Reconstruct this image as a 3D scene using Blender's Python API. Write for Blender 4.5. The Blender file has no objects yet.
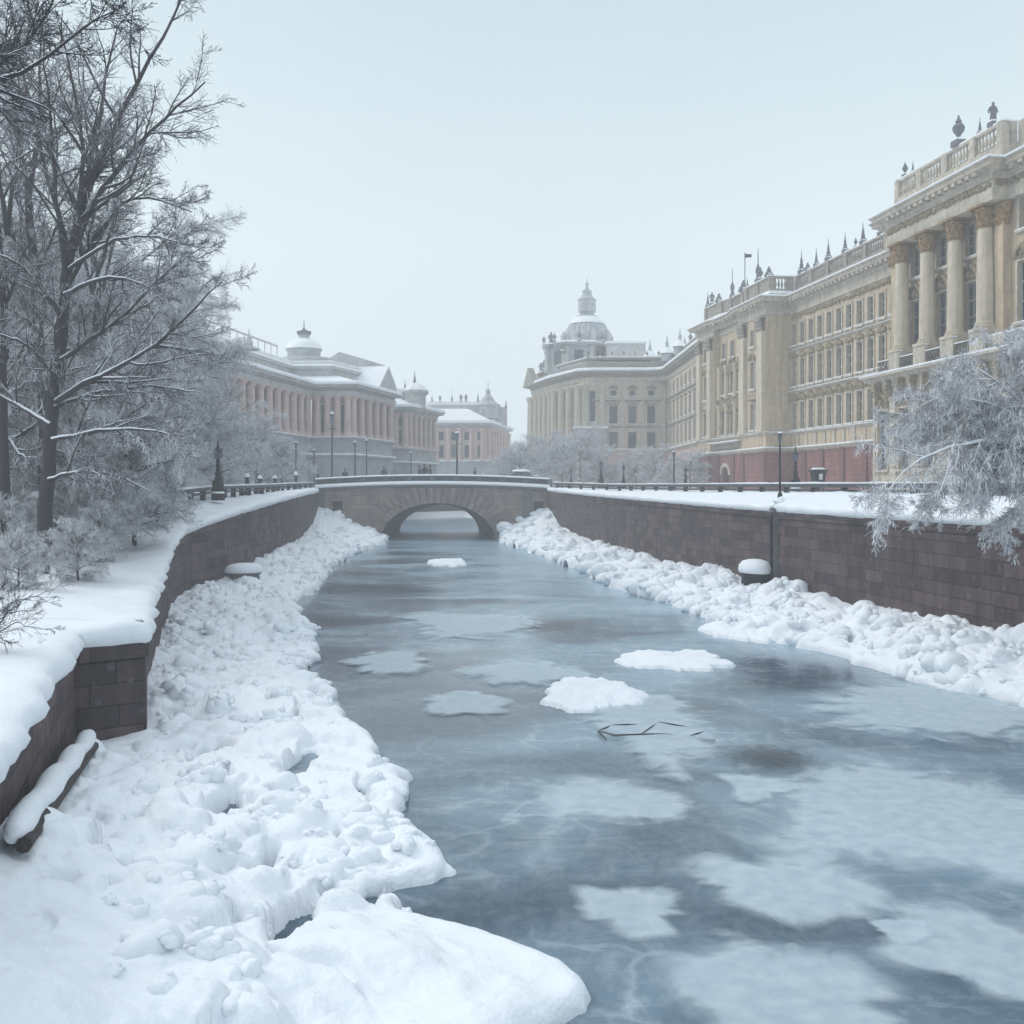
import bpy, bmesh, math, random
import numpy as np
from mathutils import Vector, Matrix

random.seed(7)
RNG = np.random.default_rng(11)
SC = bpy.context.scene
COL = SC.collection
R = math.radians

# ------------------------------------------------------------------ camera, sky, sun, exposure
E = 5.0            # eye height above the water
F = 1000.0         # focal length in picture units
VH = 487.0         # picture row of the horizon
cam_d = bpy.data.cameras.new('camera'); cam = bpy.data.objects.new('camera', cam_d); COL.objects.link(cam)
cam.location = (0, 0, E); cam.rotation_euler = (R(90), 0, 0)
cam_d.sensor_width = 36; cam_d.lens = 36 * F / 1024; cam_d.shift_y = -(512 - VH) / 1024
cam_d.clip_start = 0.1; cam_d.clip_end = 3000
SC.camera = cam

SUN_EL, SUN_AZ = R(42), R(292)     # soft sun above thin cloud, to the left and a little ahead
world = bpy.data.worlds.new('World'); SC.world = world; world.use_nodes = True
nt = world.node_tree; nt.nodes.clear()
w_out = nt.nodes.new('ShaderNodeOutputWorld'); w_bg = nt.nodes.new('ShaderNodeBackground')
sky = nt.nodes.new('ShaderNodeTexSky'); sky.sky_type = 'NISHITA'; sky.sun_disc = False
sky.sun_elevation = SUN_EL; sky.sun_rotation = SUN_AZ; sky.dust_density = 4; sky.air_density = 1.0
mix = nt.nodes.new('ShaderNodeMix'); mix.data_type = 'RGBA'; mix.inputs[0].default_value = 0.85
geo = nt.nodes.new('ShaderNodeTexCoord'); sep = nt.nodes.new('ShaderNodeSeparateXYZ')
ramp = nt.nodes.new('ShaderNodeValToRGB')
ramp.color_ramp.elements[0].position = 0.0; ramp.color_ramp.elements[0].color = (0.80, 0.905, 0.93, 1)
ramp.color_ramp.elements[1].position = 1.0; ramp.color_ramp.elements[1].color = (0.96, 1.06, 1.16, 1)
for q, c in ((0.22, (0.77, 0.88, 0.91)), (0.45, (0.58, 0.705, 0.765)), (0.62, (0.84, 0.94, 1.02))):
    e = ramp.color_ramp.elements.new(q); e.color = (*c, 1)
scl = nt.nodes.new('ShaderNodeVectorMath'); scl.operation = 'SCALE'; scl.inputs['Scale'].default_value = 11.5
nt.links.new(geo.outputs['Generated'], sep.inputs[0]); nt.links.new(sep.outputs['Z'], ramp.inputs[0])
cn = nt.nodes.new('ShaderNodeTexNoise'); cn.inputs['Scale'].default_value = 2.2; cn.inputs['Detail'].default_value = 4
cmr = nt.nodes.new('ShaderNodeMapRange'); cmr.inputs['To Min'].default_value = 0.93; cmr.inputs['To Max'].default_value = 1.07
cmul = nt.nodes.new('ShaderNodeVectorMath'); cmul.operation = 'SCALE'
nt.links.new(geo.outputs['Generated'], cn.inputs['Vector']); nt.links.new(cn.outputs['Fac'], cmr.inputs[0]); nt.links.new(ramp.outputs[0], cmul.inputs[0]); nt.links.new(cmr.outputs[0], cmul.inputs['Scale'])
nt.links.new(cmul.outputs[0], scl.inputs[0])
nt.links.new(sky.outputs[0], mix.inputs[6]); nt.links.new(scl.outputs[0], mix.inputs[7])
nt.links.new(mix.outputs[2], w_bg.inputs[0]); w_bg.inputs[1].default_value = 0.1
nt.links.new(w_bg.outputs[0], w_out.inputs[0])
sun_d = bpy.data.lights.new('sun', 'SUN'); sun_d.energy = 1.25; sun_d.angle = R(25); sun_d.color = (1, 0.96, 0.9)
sun = bpy.data.objects.new('sun', sun_d); COL.objects.link(sun)
sd = Vector((math.sin(SUN_AZ) * math.cos(SUN_EL), math.cos(SUN_AZ) * math.cos(SUN_EL), math.sin(SUN_EL)))
sun.rotation_euler = sd.to_track_quat('Z', 'Y').to_euler()
SC.view_settings.view_transform = 'Standard'; SC.view_settings.look = 'None'
SC.view_settings.gamma = 1; SC.view_settings.exposure = 0.03
cy = SC.cycles
cy.use_denoising = True; cy.max_bounces = 5; cy.diffuse_bounces = 3; cy.glossy_bounces = 3
cy.volume_bounces = 2; cy.transparent_max_bounces = 12; cy.caustics_reflective = False

# ------------------------------------------------------------------ materials
MATS = {}
def nd(t, kind, **kw):
    n = t.nodes.new(kind)
    for k, v in kw.items(): setattr(n, k, v)
    return n
def mat(name, col, rough=0.7, metal=0.0, var=0.25, scale=1.5, bump=0.0, bscale=8.0, spec=0.4, col2=None, detail=5, streak=0.0):
    """Principled surface whose colour wanders between col and a darker or other tone over a noise."""
    m = bpy.data.materials.new(name); m.use_nodes = True; t = m.node_tree
    b = t.nodes['Principled BSDF']; b.inputs['Roughness'].default_value = rough
    b.inputs['Metallic'].default_value = metal; b.inputs['Specular IOR Level'].default_value = spec
    tc = nd(t, 'ShaderNodeTexCoord'); n = nd(t, 'ShaderNodeTexNoise'); n.inputs['Scale'].default_value = scale
    n.inputs['Detail'].default_value = detail; n.inputs['Roughness'].default_value = 0.65
    t.links.new(tc.outputs['Object'], n.inputs['Vector'])
    rp = nd(t, 'ShaderNodeValToRGB')
    c2 = col2 or tuple(c * (1 - var) for c in col)
    rp.color_ramp.elements[0].position = 0.32; rp.color_ramp.elements[0].color = (*c2, 1)
    rp.color_ramp.elements[1].position = 0.62; rp.color_ramp.elements[1].color = (*col, 1)
    t.links.new(n.outputs['Fac'], rp.inputs[0]); t.links.new(rp.outputs[0], b.inputs['Base Color'])
    if streak:
        mp = nd(t, 'ShaderNodeMapping'); mp.inputs['Scale'].default_value = (2.2, 2.2, 0.22); n4 = nd(t, 'ShaderNodeTexNoise'); n4.inputs['Scale'].default_value = 1.0; n4.inputs['Detail'].default_value = 8; n4.inputs['Roughness'].default_value = 0.7
        r4 = nd(t, 'ShaderNodeMapRange'); r4.inputs['From Min'].default_value = 0.35; r4.inputs['From Max'].default_value = 0.6; r4.inputs['To Min'].default_value = 1 - streak; r4.inputs['To Max'].default_value = 1.0
        mm = nd(t, 'ShaderNodeVectorMath', operation='SCALE'); t.links.new(tc.outputs['Object'], mp.inputs[0]); t.links.new(mp.outputs[0], n4.inputs['Vector']); t.links.new(n4.outputs['Fac'], r4.inputs[0])
        t.links.new(rp.outputs[0], mm.inputs[0]); t.links.new(r4.outputs[0], mm.inputs['Scale']); t.links.new(mm.outputs[0], b.inputs['Base Color'])
    if bump:
        n2 = nd(t, 'ShaderNodeTexNoise'); n2.inputs['Scale'].default_value = bscale; n2.inputs['Detail'].default_value = 6
        t.links.new(tc.outputs['Object'], n2.inputs['Vector'])
        bp = nd(t, 'ShaderNodeBump'); bp.inputs['Strength'].default_value = bump; bp.inputs['Distance'].default_value = 0.08
        t.links.new(n2.outputs['Fac'], bp.inputs['Height']); t.links.new(bp.outputs[0], b.inputs['Normal'])
    MATS[name] = m
    return m
def brick_mat(name, c1, c2, mortar, bw, rh, ms=0.015, bump=0.6, stain=0.5, rough=0.8):
    """Coursed masonry laid out on the UV map, which is in metres along and up the wall."""
    m = bpy.data.materials.new(name); m.use_nodes = True; t = m.node_tree
    b = t.nodes['Principled BSDF']; b.inputs['Roughness'].default_value = rough; b.inputs['Specular IOR Level'].default_value = 0.3
    tc = nd(t, 'ShaderNodeTexCoord'); br = nd(t, 'ShaderNodeTexBrick')
    nz = nd(t, 'ShaderNodeTexNoise'); nz.inputs['Scale'].default_value = 2.3; nz.inputs['Detail'].default_value = 4
    wob = nd(t, 'ShaderNodeVectorMath', operation='MULTIPLY_ADD'); wob.inputs[1].default_value = (0.03, 0.03, 0)
    t.links.new(tc.outputs['UV'], nz.inputs['Vector'])
    t.links.new(nz.outputs['Color'], wob.inputs[0]); t.links.new(tc.outputs['UV'], wob.inputs[2])
    t.links.new(wob.outputs[0], br.inputs['Vector'])
    br.offset = 0.43; br.squash = 0.72; br.squash_frequency = 3
    br.inputs['Scale'].default_value = 1; br.inputs['Brick Width'].default_value = bw; br.inputs['Row Height'].default_value = rh
    br.inputs['Mortar Size'].default_value = ms; br.inputs['Mortar Smooth'].default_value = 0.4; br.inputs['Bias'].default_value = 0
    br.inputs['Color1'].default_value = (*c1, 1); br.inputs['Color2'].default_value = (*c2, 1); br.inputs['Mortar'].default_value = (*mortar, 1)
    n = nd(t, 'ShaderNodeTexNoise'); n.inputs['Scale'].default_value = 1.1; n.inputs['Detail'].default_value = 8; n.inputs['Roughness'].default_value = 0.7
    mpu = nd(t, 'ShaderNodeMapping'); mpu.inputs['Scale'].default_value = (1.6, 0.4, 1); t.links.new(tc.outputs['UV'], mpu.inputs[0])
    t.links.new(mpu.outputs[0], n.inputs['Vector'])
    rp = nd(t, 'ShaderNodeValToRGB'); rp.color_ramp.elements[0].position = 0.3; rp.color_ramp.elements[1].position = 0.7
    lo = 1 - stain; rp.color_ramp.elements[0].color = (lo, lo, lo, 1); rp.color_ramp.elements[1].color = (1.25, 1.25, 1.3, 1)
    mx = nd(t, 'ShaderNodeMix', data_type='RGBA', blend_type='MULTIPLY'); mx.inputs[0].default_value = 1
    t.links.new(n.outputs['Fac'], rp.inputs[0]); t.links.new(br.outputs['Color'], mx.inputs[6]); t.links.new(rp.outputs[0], mx.inputs[7])
    # frost caught in the rough face
    n3 = nd(t, 'ShaderNodeTexNoise'); n3.inputs['Scale'].default_value = 3.5; n3.inputs['Detail'].default_value = 10
    t.links.new(tc.outputs['UV'], n3.inputs['Vector'])
    r3 = nd(t, 'ShaderNodeValToRGB'); r3.color_ramp.elements[0].position = 0.60; r3.color_ramp.elements[1].position = 1.9
    t.links.new(n3.outputs['Fac'], r3.inputs[0])
    m3 = nd(t, 'ShaderNodeMix', data_type='RGBA'); m3.inputs[7].default_value = (0.24, 0.25, 0.27, 1)
    t.links.new(r3.outputs[0], m3.inputs[0]); t.links.new(mx.outputs[2], m3.inputs[6])
    t.links.new(m3.outputs[2], b.inputs['Base Color'])
    ad = nd(t, 'ShaderNodeMath', operation='MULTIPLY_ADD'); ad.inputs[1].default_value = -0.6
    t.links.new(br.outputs['Fac'], ad.inputs[0]); t.links.new(n3.outputs['Fac'], ad.inputs[2])
    bp = nd(t, 'ShaderNodeBump'); bp.inputs['Strength'].default_value = bump; bp.inputs['Distance'].default_value = 0.05
    t.links.new(ad.outputs[0], bp.inputs['Height']); t.links.new(bp.outputs[0], b.inputs['Normal'])
    MATS[name] = m
    return m

M_SNOW = mat('snow', (0.84, 0.88, 0.925), 0.6, var=0.06, scale=2, bump=0.26, bscale=20, spec=0.2)
M_SNOWFAR = mat('roof_snow', (0.86, 0.885, 0.91), 0.6, var=0.06, scale=0.6, spec=0.2)
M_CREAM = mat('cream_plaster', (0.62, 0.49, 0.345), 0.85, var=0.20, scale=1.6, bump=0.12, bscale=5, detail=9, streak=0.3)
M_CREAM2 = mat('pale_cream_plaster', (0.65, 0.56, 0.44), 0.85, var=0.18, scale=1.6, detail=9, streak=0.25)
M_TRIM = mat('stone_trim', (0.62, 0.555, 0.465), 0.8, var=0.32, scale=2.5, bump=0.2, bscale=7, streak=0.3)
M_TRIM2 = mat('weathered_trim', (0.36, 0.32, 0.27), 0.8, var=0.5, scale=3.5)
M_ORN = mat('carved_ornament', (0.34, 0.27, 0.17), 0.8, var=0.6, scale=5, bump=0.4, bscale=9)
M_GOLD = mat('gilt_capital', (0.36, 0.215, 0.085), 0.55, var=0.65, scale=6, bump=0.5, bscale=10)
M_PINK = mat('pink_plaster', (0.52, 0.32, 0.28), 0.85, var=0.25, scale=0.5, streak=0.25)  # pink of the far buildings washed out, distance haze put into the colour
M_PINKCOL = mat('pale_pink_stone', (0.60, 0.44, 0.40), 0.8, var=0.2, scale=0.8)
M_GREYSTONE = mat('grey_stone', (0.42, 0.43, 0.45), 0.85, var=0.3, scale=0.8)  # podium grey lightened, with distance haze put into its colour
M_GREYTRIM = mat('grey_trim', (0.52, 0.51, 0.51), 0.8, var=0.3, scale=0.9)  # made paler so far roofs and trims carry distance haze in their colour
M_DARK = mat('black_iron', (0.016, 0.018, 0.023), 0.5, 0.3, var=0.4, scale=8)
M_IRON = mat('grey_iron', (0.075, 0.085, 0.10), 0.55, 0.2, var=0.4, scale=4)
M_COPING = mat('weathered_granite', (0.16, 0.16, 0.17), 0.8, var=0.4, scale=3, bump=0.3)
M_DOME = mat('frosted_dome_metal', (0.46, 0.49, 0.52), 0.6, 0.1, var=0.4, scale=1.2)
M_STATUE = mat('weathered_statue_stone', (0.17, 0.175, 0.19), 0.8, var=0.4, scale=4)
M_GLASS = mat('window_glass', (0.022, 0.036, 0.062), 0.12, var=0.6, scale=0.9, spec=0.35)
_t = M_GLASS.node_tree; _oi = nd(_t, 'ShaderNodeObjectInfo'); _mx = nd(_t, 'ShaderNodeMix', data_type='RGBA'); _rp = nd(_t, 'ShaderNodeValToRGB')   # some panes are curtained
_rp.color_ramp.elements[0].position = 0.55; _rp.color_ramp.elements[0].color = (0, 0, 0, 1); _rp.color_ramp.elements[1].position = 1.0; _rp.color_ramp.elements[1].color = (0.75, 0.75, 0.75, 1)
_t.links.new(_oi.outputs['Random'], _rp.inputs[0]); _t.links.new(_rp.outputs[0], _mx.inputs[0]); _mx.inputs[7].default_value = (0.15, 0.155, 0.16, 1)
_t.links.new(_t.nodes['Color Ramp'].outputs[0], _mx.inputs[6]); _t.links.new(_mx.outputs[2], _t.nodes['Principled BSDF'].inputs['Base Color'])
M_FRAME = mat('painted_window_frame', (0.42, 0.41, 0.38), 0.6, var=0.2)
M_BARK = mat('dark_bark', (0.055, 0.048, 0.05), 0.9, var=0.5, scale=6, bump=0.5, bscale=20)
M_COAT = mat('dark_coat', (0.02, 0.022, 0.03), 0.9, var=0.4, scale=5)
M_COAT2 = mat('brown_coat', (0.06, 0.045, 0.04), 0.9, var=0.4, scale=5)
M_SKIN = mat('skin', (0.5, 0.33, 0.26), 0.6, var=0.1)
M_CARPAINT = mat('grey_car_paint', (0.12, 0.13, 0.15), 0.3, 0.3, var=0.2)
M_RUBBER = mat('tyre_rubber', (0.02, 0.02, 0.02), 0.8)
M_LAMP = mat('frosted_lamp_glass', (0.10, 0.12, 0.14), 0.3, var=0.2)
M_TIMBER = mat('wet_timber', (0.05, 0.042, 0.04), 0.8, var=0.5, scale=6, bump=0.4)
M_NOTICE = mat('pale_notice', (0.6, 0.63, 0.66), 0.6, var=0.1)
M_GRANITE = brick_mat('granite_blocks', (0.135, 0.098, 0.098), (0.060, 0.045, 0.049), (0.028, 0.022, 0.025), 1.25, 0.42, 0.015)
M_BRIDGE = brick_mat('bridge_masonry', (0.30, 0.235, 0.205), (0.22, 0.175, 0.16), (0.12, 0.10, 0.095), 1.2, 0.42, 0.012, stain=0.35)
M_REDBRICK = brick_mat('red_base_masonry', (0.30, 0.125, 0.11), (0.23, 0.095, 0.09), (0.13, 0.065, 0.06), 1.1, 0.40, 0.022, stain=0.4)

def frost_mat(name, lo, hi, dark, white, pale=0.35):
    """Twig bark with snow lying on whatever faces the sky and rime in patches."""
    m = bpy.data.materials.new(name); m.use_nodes = True; t = m.node_tree
    b = t.nodes['Principled BSDF']; b.inputs['Roughness'].default_value = 0.8; b.inputs['Specular IOR Level'].default_value = 0.2
    g = nd(t, 'ShaderNodeNewGeometry'); s = nd(t, 'ShaderNodeSeparateXYZ'); t.links.new(g.outputs['Normal'], s.inputs[0])
    tc = nd(t, 'ShaderNodeTexCoord'); n = nd(t, 'ShaderNodeTexNoise'); n.inputs['Scale'].default_value = 2.2; n.inputs['Detail'].default_value = 6
    t.links.new(tc.outputs['Object'], n.inputs['Vector'])
    ad = nd(t, 'ShaderNodeMath', operation='MULTIPLY_ADD'); ad.inputs[1].default_value = 1.4
    t.links.new(n.outputs['Fac'], ad.inputs[0]); t.links.new(s.outputs['Z'], ad.inputs[2])
    mr = nd(t, 'ShaderNodeMapRange'); mr.inputs['From Min'].default_value = lo; mr.inputs['From Max'].default_value = hi
    mr.inputs['To Min'].default_value = pale * 0.3; t.links.new(ad.outputs[0], mr.inputs[0])
    mx = nd(t, 'ShaderNodeMix', data_type='RGBA'); mx.inputs[6].default_value = (*dark, 1); mx.inputs[7].default_value = (*white, 1)
    t.links.new(mr.outputs[0], mx.inputs[0]); t.links.new(mx.outputs[2], b.inputs['Base Color'])
    MATS[name] = m
    return m
M_TWIG = frost_mat('frosted_twig', 0.42, 1.15, (0.030, 0.025, 0.036), (0.82, 0.84, 0.89))
M_TWIGW = frost_mat('heavily_frosted_twig', 0.05, 0.75, (0.09, 0.083, 0.10), (0.88, 0.895, 0.93), 0.8)
M_TWIGD = frost_mat('bare_dark_twig', 1.15, 1.9, (0.035, 0.035, 0.045), (0.6, 0.64, 0.7), 0.05)
M_LIMB = frost_mat('snowy_bark', 1.05, 1.5, (0.020, 0.016, 0.019), (0.8, 0.83, 0.87), 0.1)

# ------------------------------------------------------------------ helpers
def X(u, Y): return (u - 512.0) * Y / F
def Zat(v, Y): return E - (v - VH) * Y / F
def px(u, v, z=0.0):
    Y = (E - z) * F / (v - VH)
    return (X(u, Y), Y)
def smooth(t):
    t = np.clip(t, 0, 1); return t * t * (3 - 2 * t)

class MB:
    """Collects shapes; build() links them as ONE mesh object."""
    def __init__(s, off=(0, 0, 0)): s.v = []; s.f = []; s.uv = []; s.off = off
    def add(s, vs, fs, uv=None):
        o = len(s.v); s.v += [tuple(p) for p in vs]
        for i, f in enumerate(fs):
            s.f.append([a + o for a in f]); s.uv.append(uv[i] if uv else None)
    def box(s, x0, x1, y0, y1, z0, z1):
        s.add([(x0, y0, z0), (x1, y0, z0), (x1, y1, z0), (x0, y1, z0), (x0, y0, z1), (x1, y0, z1), (x1, y1, z1), (x0, y1, z1)],
              [(0, 3, 2, 1), (4, 5, 6, 7), (0, 1, 5, 4), (1, 2, 6, 5), (2, 3, 7, 6), (3, 0, 4, 7)])
    def obox(s, P, d, s0, s1, o0, o1, z0, z1):
        """Box in a wall's frame: s along direction d from P, o outward (left of d)."""
        n = (-d[1], d[0])
        def q(a, o, z): return (P[0] + d[0] * a + n[0] * o, P[1] + d[1] * a + n[1] * o, z)
        s.add([q(s0, o0, z0), q(s1, o0, z0), q(s1, o1, z0), q(s0, o1, z0), q(s0, o0, z1), q(s1, o0, z1), q(s1, o1, z1), q(s0, o1, z1)],
              [(0, 3, 2, 1), (4, 5, 6, 7), (0, 1, 5, 4), (1, 2, 6, 5), (2, 3, 7, 6), (3, 0, 4, 7)])
    def lathe(s, cx, cy, prof, seg=16, a0=0.0, sx=1.0, sy=1.0, flute=0.0):
        o = len(s.v)
        for (r, z) in prof:
            for k in range(seg):
                a = a0 + 2 * math.pi * k / seg; rr = r * (1 + (flute if k % 2 else 0))
                s.v.append((cx + rr * math.cos(a) * sx, cy + rr * math.sin(a) * sy, z))
        for i in range(len(prof) - 1):
            for k in range(seg):
                k2 = (k + 1) % seg
                s.f.append([o + i * seg + k, o + i * seg + k2, o + (i + 1) * seg + k2, o + (i + 1) * seg + k]); s.uv.append(None)
        s.f.append([o + (len(prof) - 1) * seg + k for k in range(seg)]); s.uv.append(None)
        s.f.append([o + k for k in reversed(range(seg))]); s.uv.append(None)
    def tube(s, pts, rad, seg=6):
        pts = [Vector(p) for p in pts]; o = len(s.v)
        rad = rad if hasattr(rad, '__len__') else [rad] * len(pts)
        for i, p in enumerate(pts):
            t = (pts[min(i + 1, len(pts) - 1)] - pts[max(i - 1, 0)]).normalized()
            a = t.cross(Vector((0.13, 0.2, 1)) if abs(t.z) < 0.9 else Vector((1, 0, 0))).normalized(); b = t.cross(a)
            for k in range(seg):
                an = 2 * math.pi * k / seg; s.v.append(tuple(p + (a * math.cos(an) + b * math.sin(an)) * rad[i]))
        for i in range(len(pts) - 1):
            for k in range(seg):
                k2 = (k + 1) % seg
                s.f.append([o + i * seg + k, o + (i + 1) * seg + k, o + (i + 1) * seg + k2, o + i * seg + k2]); s.uv.append(None)
        s.f.append([o + k for k in range(seg)]); s.uv.append(None)
        s.f.append([o + (len(pts) - 1) * seg + k for k in reversed(range(seg))]); s.uv.append(None)
    def sweep(s, plan, prof):
        """Moulding: profile of (outward, z) run along the plan polyline with mitred corners."""
        n = len(plan); o = len(s.v); m = len(prof)
        nor = []
        for i in range(n - 1):
            dx, dy = plan[i + 1][0] - plan[i][0], plan[i + 1][1] - plan[i][1]; L = math.hypot(dx, dy); nor.append((-dy / L, dx / L))
        for i in range(n):
            if i == 0: mn = nor[0]
            elif i == n - 1: mn = nor[-1]
            else:
                a, b = nor[i - 1], nor[i]; k = 1 + a[0] * b[0] + a[1] * b[1]; k = max(k, 0.35)
                mn = ((a[0] + b[0]) / k, (a[1] + b[1]) / k)
            for (q, z) in prof: s.v.append((plan[i][0] + mn[0] * q, plan[i][1] + mn[1] * q, z))
        for i in range(n - 1):
            for j in range(m - 1):
                s.f.append([o + i * m + j, o + (i + 1) * m + j, o + (i + 1) * m + j + 1, o + i * m + j + 1]); s.uv.append(None)
        s.f.append([o + j for j in range(m)]); s.uv.append(None)
        s.f.append([o + (n - 1) * m + j for j in reversed(range(m))]); s.uv.append(None)
    def ball(s, c, r, sz=1.0, seg=8, rings=6):
        s.lathe(c[0], c[1], [(max(r * math.sin(math.pi * i / rings), 0.003), c[2] - r * sz * math.cos(math.pi * i / rings)) for i in range(rings + 1)], seg)
    def mesh(s, name, mt, smoothshade=False):
        me = bpy.data.meshes.new(name); ox, oy, oz = s.off
        me.from_pydata([(a - ox, b - oy, c - oz) for a, b, c in s.v], [], s.f)
        if any(u is not None for u in s.uv):
            ul = me.uv_layers.new(name='UVMap'); k = 0
            for i, f in enumerate(s.f):
                for j in range(len(f)):
                    if s.uv[i]: ul.data[k].uv = s.uv[i][j]
                    k += 1
        me.materials.append(mt)
        if smoothshade:
            me.polygons.foreach_set('use_smooth', [True] * len(me.polygons))
        me.update()
        return me
    def build(s, name, mt, parent=None, smoothshade=False):
        return link(name, s.mesh(name, mt, smoothshade), parent)

def link(name, me, parent=None, loc=None, rz=None):
    o = bpy.data.objects.new(name, me); COL.objects.link(o)
    if parent: o.parent = parent
    if loc is not None: o.location = loc
    if rz is not None: o.rotation_euler = (0, 0, rz)
    return o
def tag(o, label, cat, group=None):
    o['label'] = label; o['category'] = cat
    if group: o['group'] = group
    return o
def thing(name, label, cat, loc=(0, 0, 0), rz=0, group=None):
    o = bpy.data.objects.new(name, None); COL.objects.link(o); o.location = loc; o.rotation_euler = (0, 0, rz)
    o.empty_display_size = 0.3
    return tag(o, label, cat, group)
def kids(o): return [c for c in COL.objects if c.parent == o]
def copy_tree(o, parent=None):
    c = o.copy(); COL.objects.link(c)
    if parent: c.parent = parent
    for ch in KIDS.get(o.name) or kids(o): copy_tree(ch, c)
    return c
KIDS = {}
def dup(root, label, loc, rz=0.0, sc=1.0):
    c = copy_tree(root); c.location = loc; c.rotation_euler = (0, 0, rz)
    c.scale = (sc, sc, sc) if not hasattr(sc, '__len__') else sc
    c['label'] = label
    return c
def struct(o, kind='structure'): o['kind'] = kind; return o
def np_mesh(name, V, Fq, mt, smoothshade=True, uv=None):
    """Mesh from arrays of vertices (N,3) and quads (M,4)."""
    me = bpy.data.meshes.new(name); V = np.ascontiguousarray(V, np.float32); Fq = np.ascontiguousarray(Fq, np.int32)
    me.vertices.add(len(V)); me.vertices.foreach_set('co', V.ravel())
    me.loops.add(Fq.size); me.loops.foreach_set('vertex_index', Fq.ravel())
    me.polygons.add(len(Fq)); me.polygons.foreach_set('loop_start', np.arange(0, Fq.size, Fq.shape[1], dtype=np.int32))
    me.polygons.foreach_set('use_smooth', np.full(len(Fq), smoothshade))
    if uv is not None:
        ul = me.uv_layers.new(name='UVMap'); ul.data.foreach_set('uv', np.ascontiguousarray(uv[Fq.ravel()], np.float32).ravel())
    me.materials.append(mt); me.update(calc_edges=True); me.validate()
    return me
def grid_faces(nr, nc):
    i = np.arange(nr - 1)[:, None] * nc + np.arange(nc - 1)[None, :]
    return np.stack([i, i + 1, i + nc + 1, i + nc], -1).reshape(-1, 4)
def vnoise(x, y, seed=0):
    xi, yi = np.floor(x).astype(np.int64), np.floor(y).astype(np.int64); fx, fy = x - xi, y - yi
    fx = fx * fx * (3 - 2 * fx); fy = fy * fy * (3 - 2 * fy)
    def h(a, b):
        n = (a * 374761393 + b * 668265263 + seed * 974634777) & 0x7fffffff
        n = ((n ^ (n >> 13)) * 1274126177) & 0x7fffffff
        return ((n ^ (n >> 16)) & 0xffff) / 65535.0
    return (h(xi, yi) * (1 - fx) + h(xi + 1, yi) * fx) * (1 - fy) + (h(xi, yi + 1) * (1 - fx) + h(xi + 1, yi + 1) * fx) * fy
def fbm(x, y, seed=0, octv=4):
    x = np.asarray(x, float); y = np.asarray(y, float); s = 0; a = 0.5
    for k in range(octv): s = s + a * (vnoise(x, y, seed + k) - 0.5); x = x * 2.03 + 17.1; y = y * 2.03 + 5.7; a *= 0.5
    return s * 2

# ------------------------------------------------------------------ canal lines
# left wall: x, y, top height
LW = np.array([(-3.6, 4.0, 2.0), (-4.6, 8.0, 2.0), (-5.5, 10.6, 2.0), (-8.2, 18.7, 2.0), (-7.15, 19.5, 2.0), (-8.6, 23.5, 2.05), (-11.2, 32.0, 2.3), (-13.6, 40.0, 2.65),
               (-14.3, 43.0, 2.9), (-14.0, 46.0, 3.3), (-13.7, 49.0, 3.6), (-14.6, 60, 3.95), (-16.2, 76, 4.3), (-18.2, 94.0, 4.55), (-18.4, 110, 4.55), (-19.5, 155, 4.4), (-9.0, 172, 4.4), (-8.0, 174, 4.4)])
RW = np.array([(16.8, 4.0, 3.93), (14.6, 20, 3.93), (13.72, 26.8, 3.93), (12.75, 35, 3.93), (11.5, 42.8, 3.95), (9.8, 53, 4.05), (6.7, 73.5, 4.28), (4.7, 86, 4.5), (3.3, 94.0, 4.65), (3.2, 110, 4.65), (2.5, 150, 4.5), (-7.0, 172, 4.4), (-8.0, 174, 4.4)])
def resample(path, step):
    d = np.r_[0, np.cumsum(np.hypot(np.diff(path[:, 0]), np.diff(path[:, 1])))]
    s = [0.0]
    while s[-1] < d[-1]:
        y = np.interp(s[-1], d, path[:, 1]); s.append(s[-1] + max(step, step * y / 25))
    s = np.minimum(np.array(s), d[-1])
    s = np.unique(np.r_[s, d]); s = s[np.r_[True, np.diff(s) > 1e-3]]
    return np.stack([np.interp(s, d, path[:, k]) for k in range(3)], 1), s
def soften(path):
    """Round the gentle bends of the far part of a wall line."""
    p = path.copy()
    for _ in range(2):
        q = [p[0]]
        for a, b in zip(p[:-1], p[1:]):
            if a[1] < 23 and a[0] < 0 or a[1] > 90: q += [a] if not np.allclose(q[-1], a) else []; q += [b]
            else: q += [a * 0.75 + b * 0.25, a * 0.25 + b * 0.75]
        q.append(p[-1]); p = np.array([q[0]] + [b for a, b in zip(q[:-1], q[1:]) if np.hypot(*(b - a)[:2]) > 1e-3])
    return p
LWs, RWs = soften(LW), soften(RW)
def wallx(P, Y): return np.interp(Y, P[:, 1], P[:, 0])
def wallz(P, Y): return np.interp(Y, P[:, 1], P[:, 2])

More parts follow.
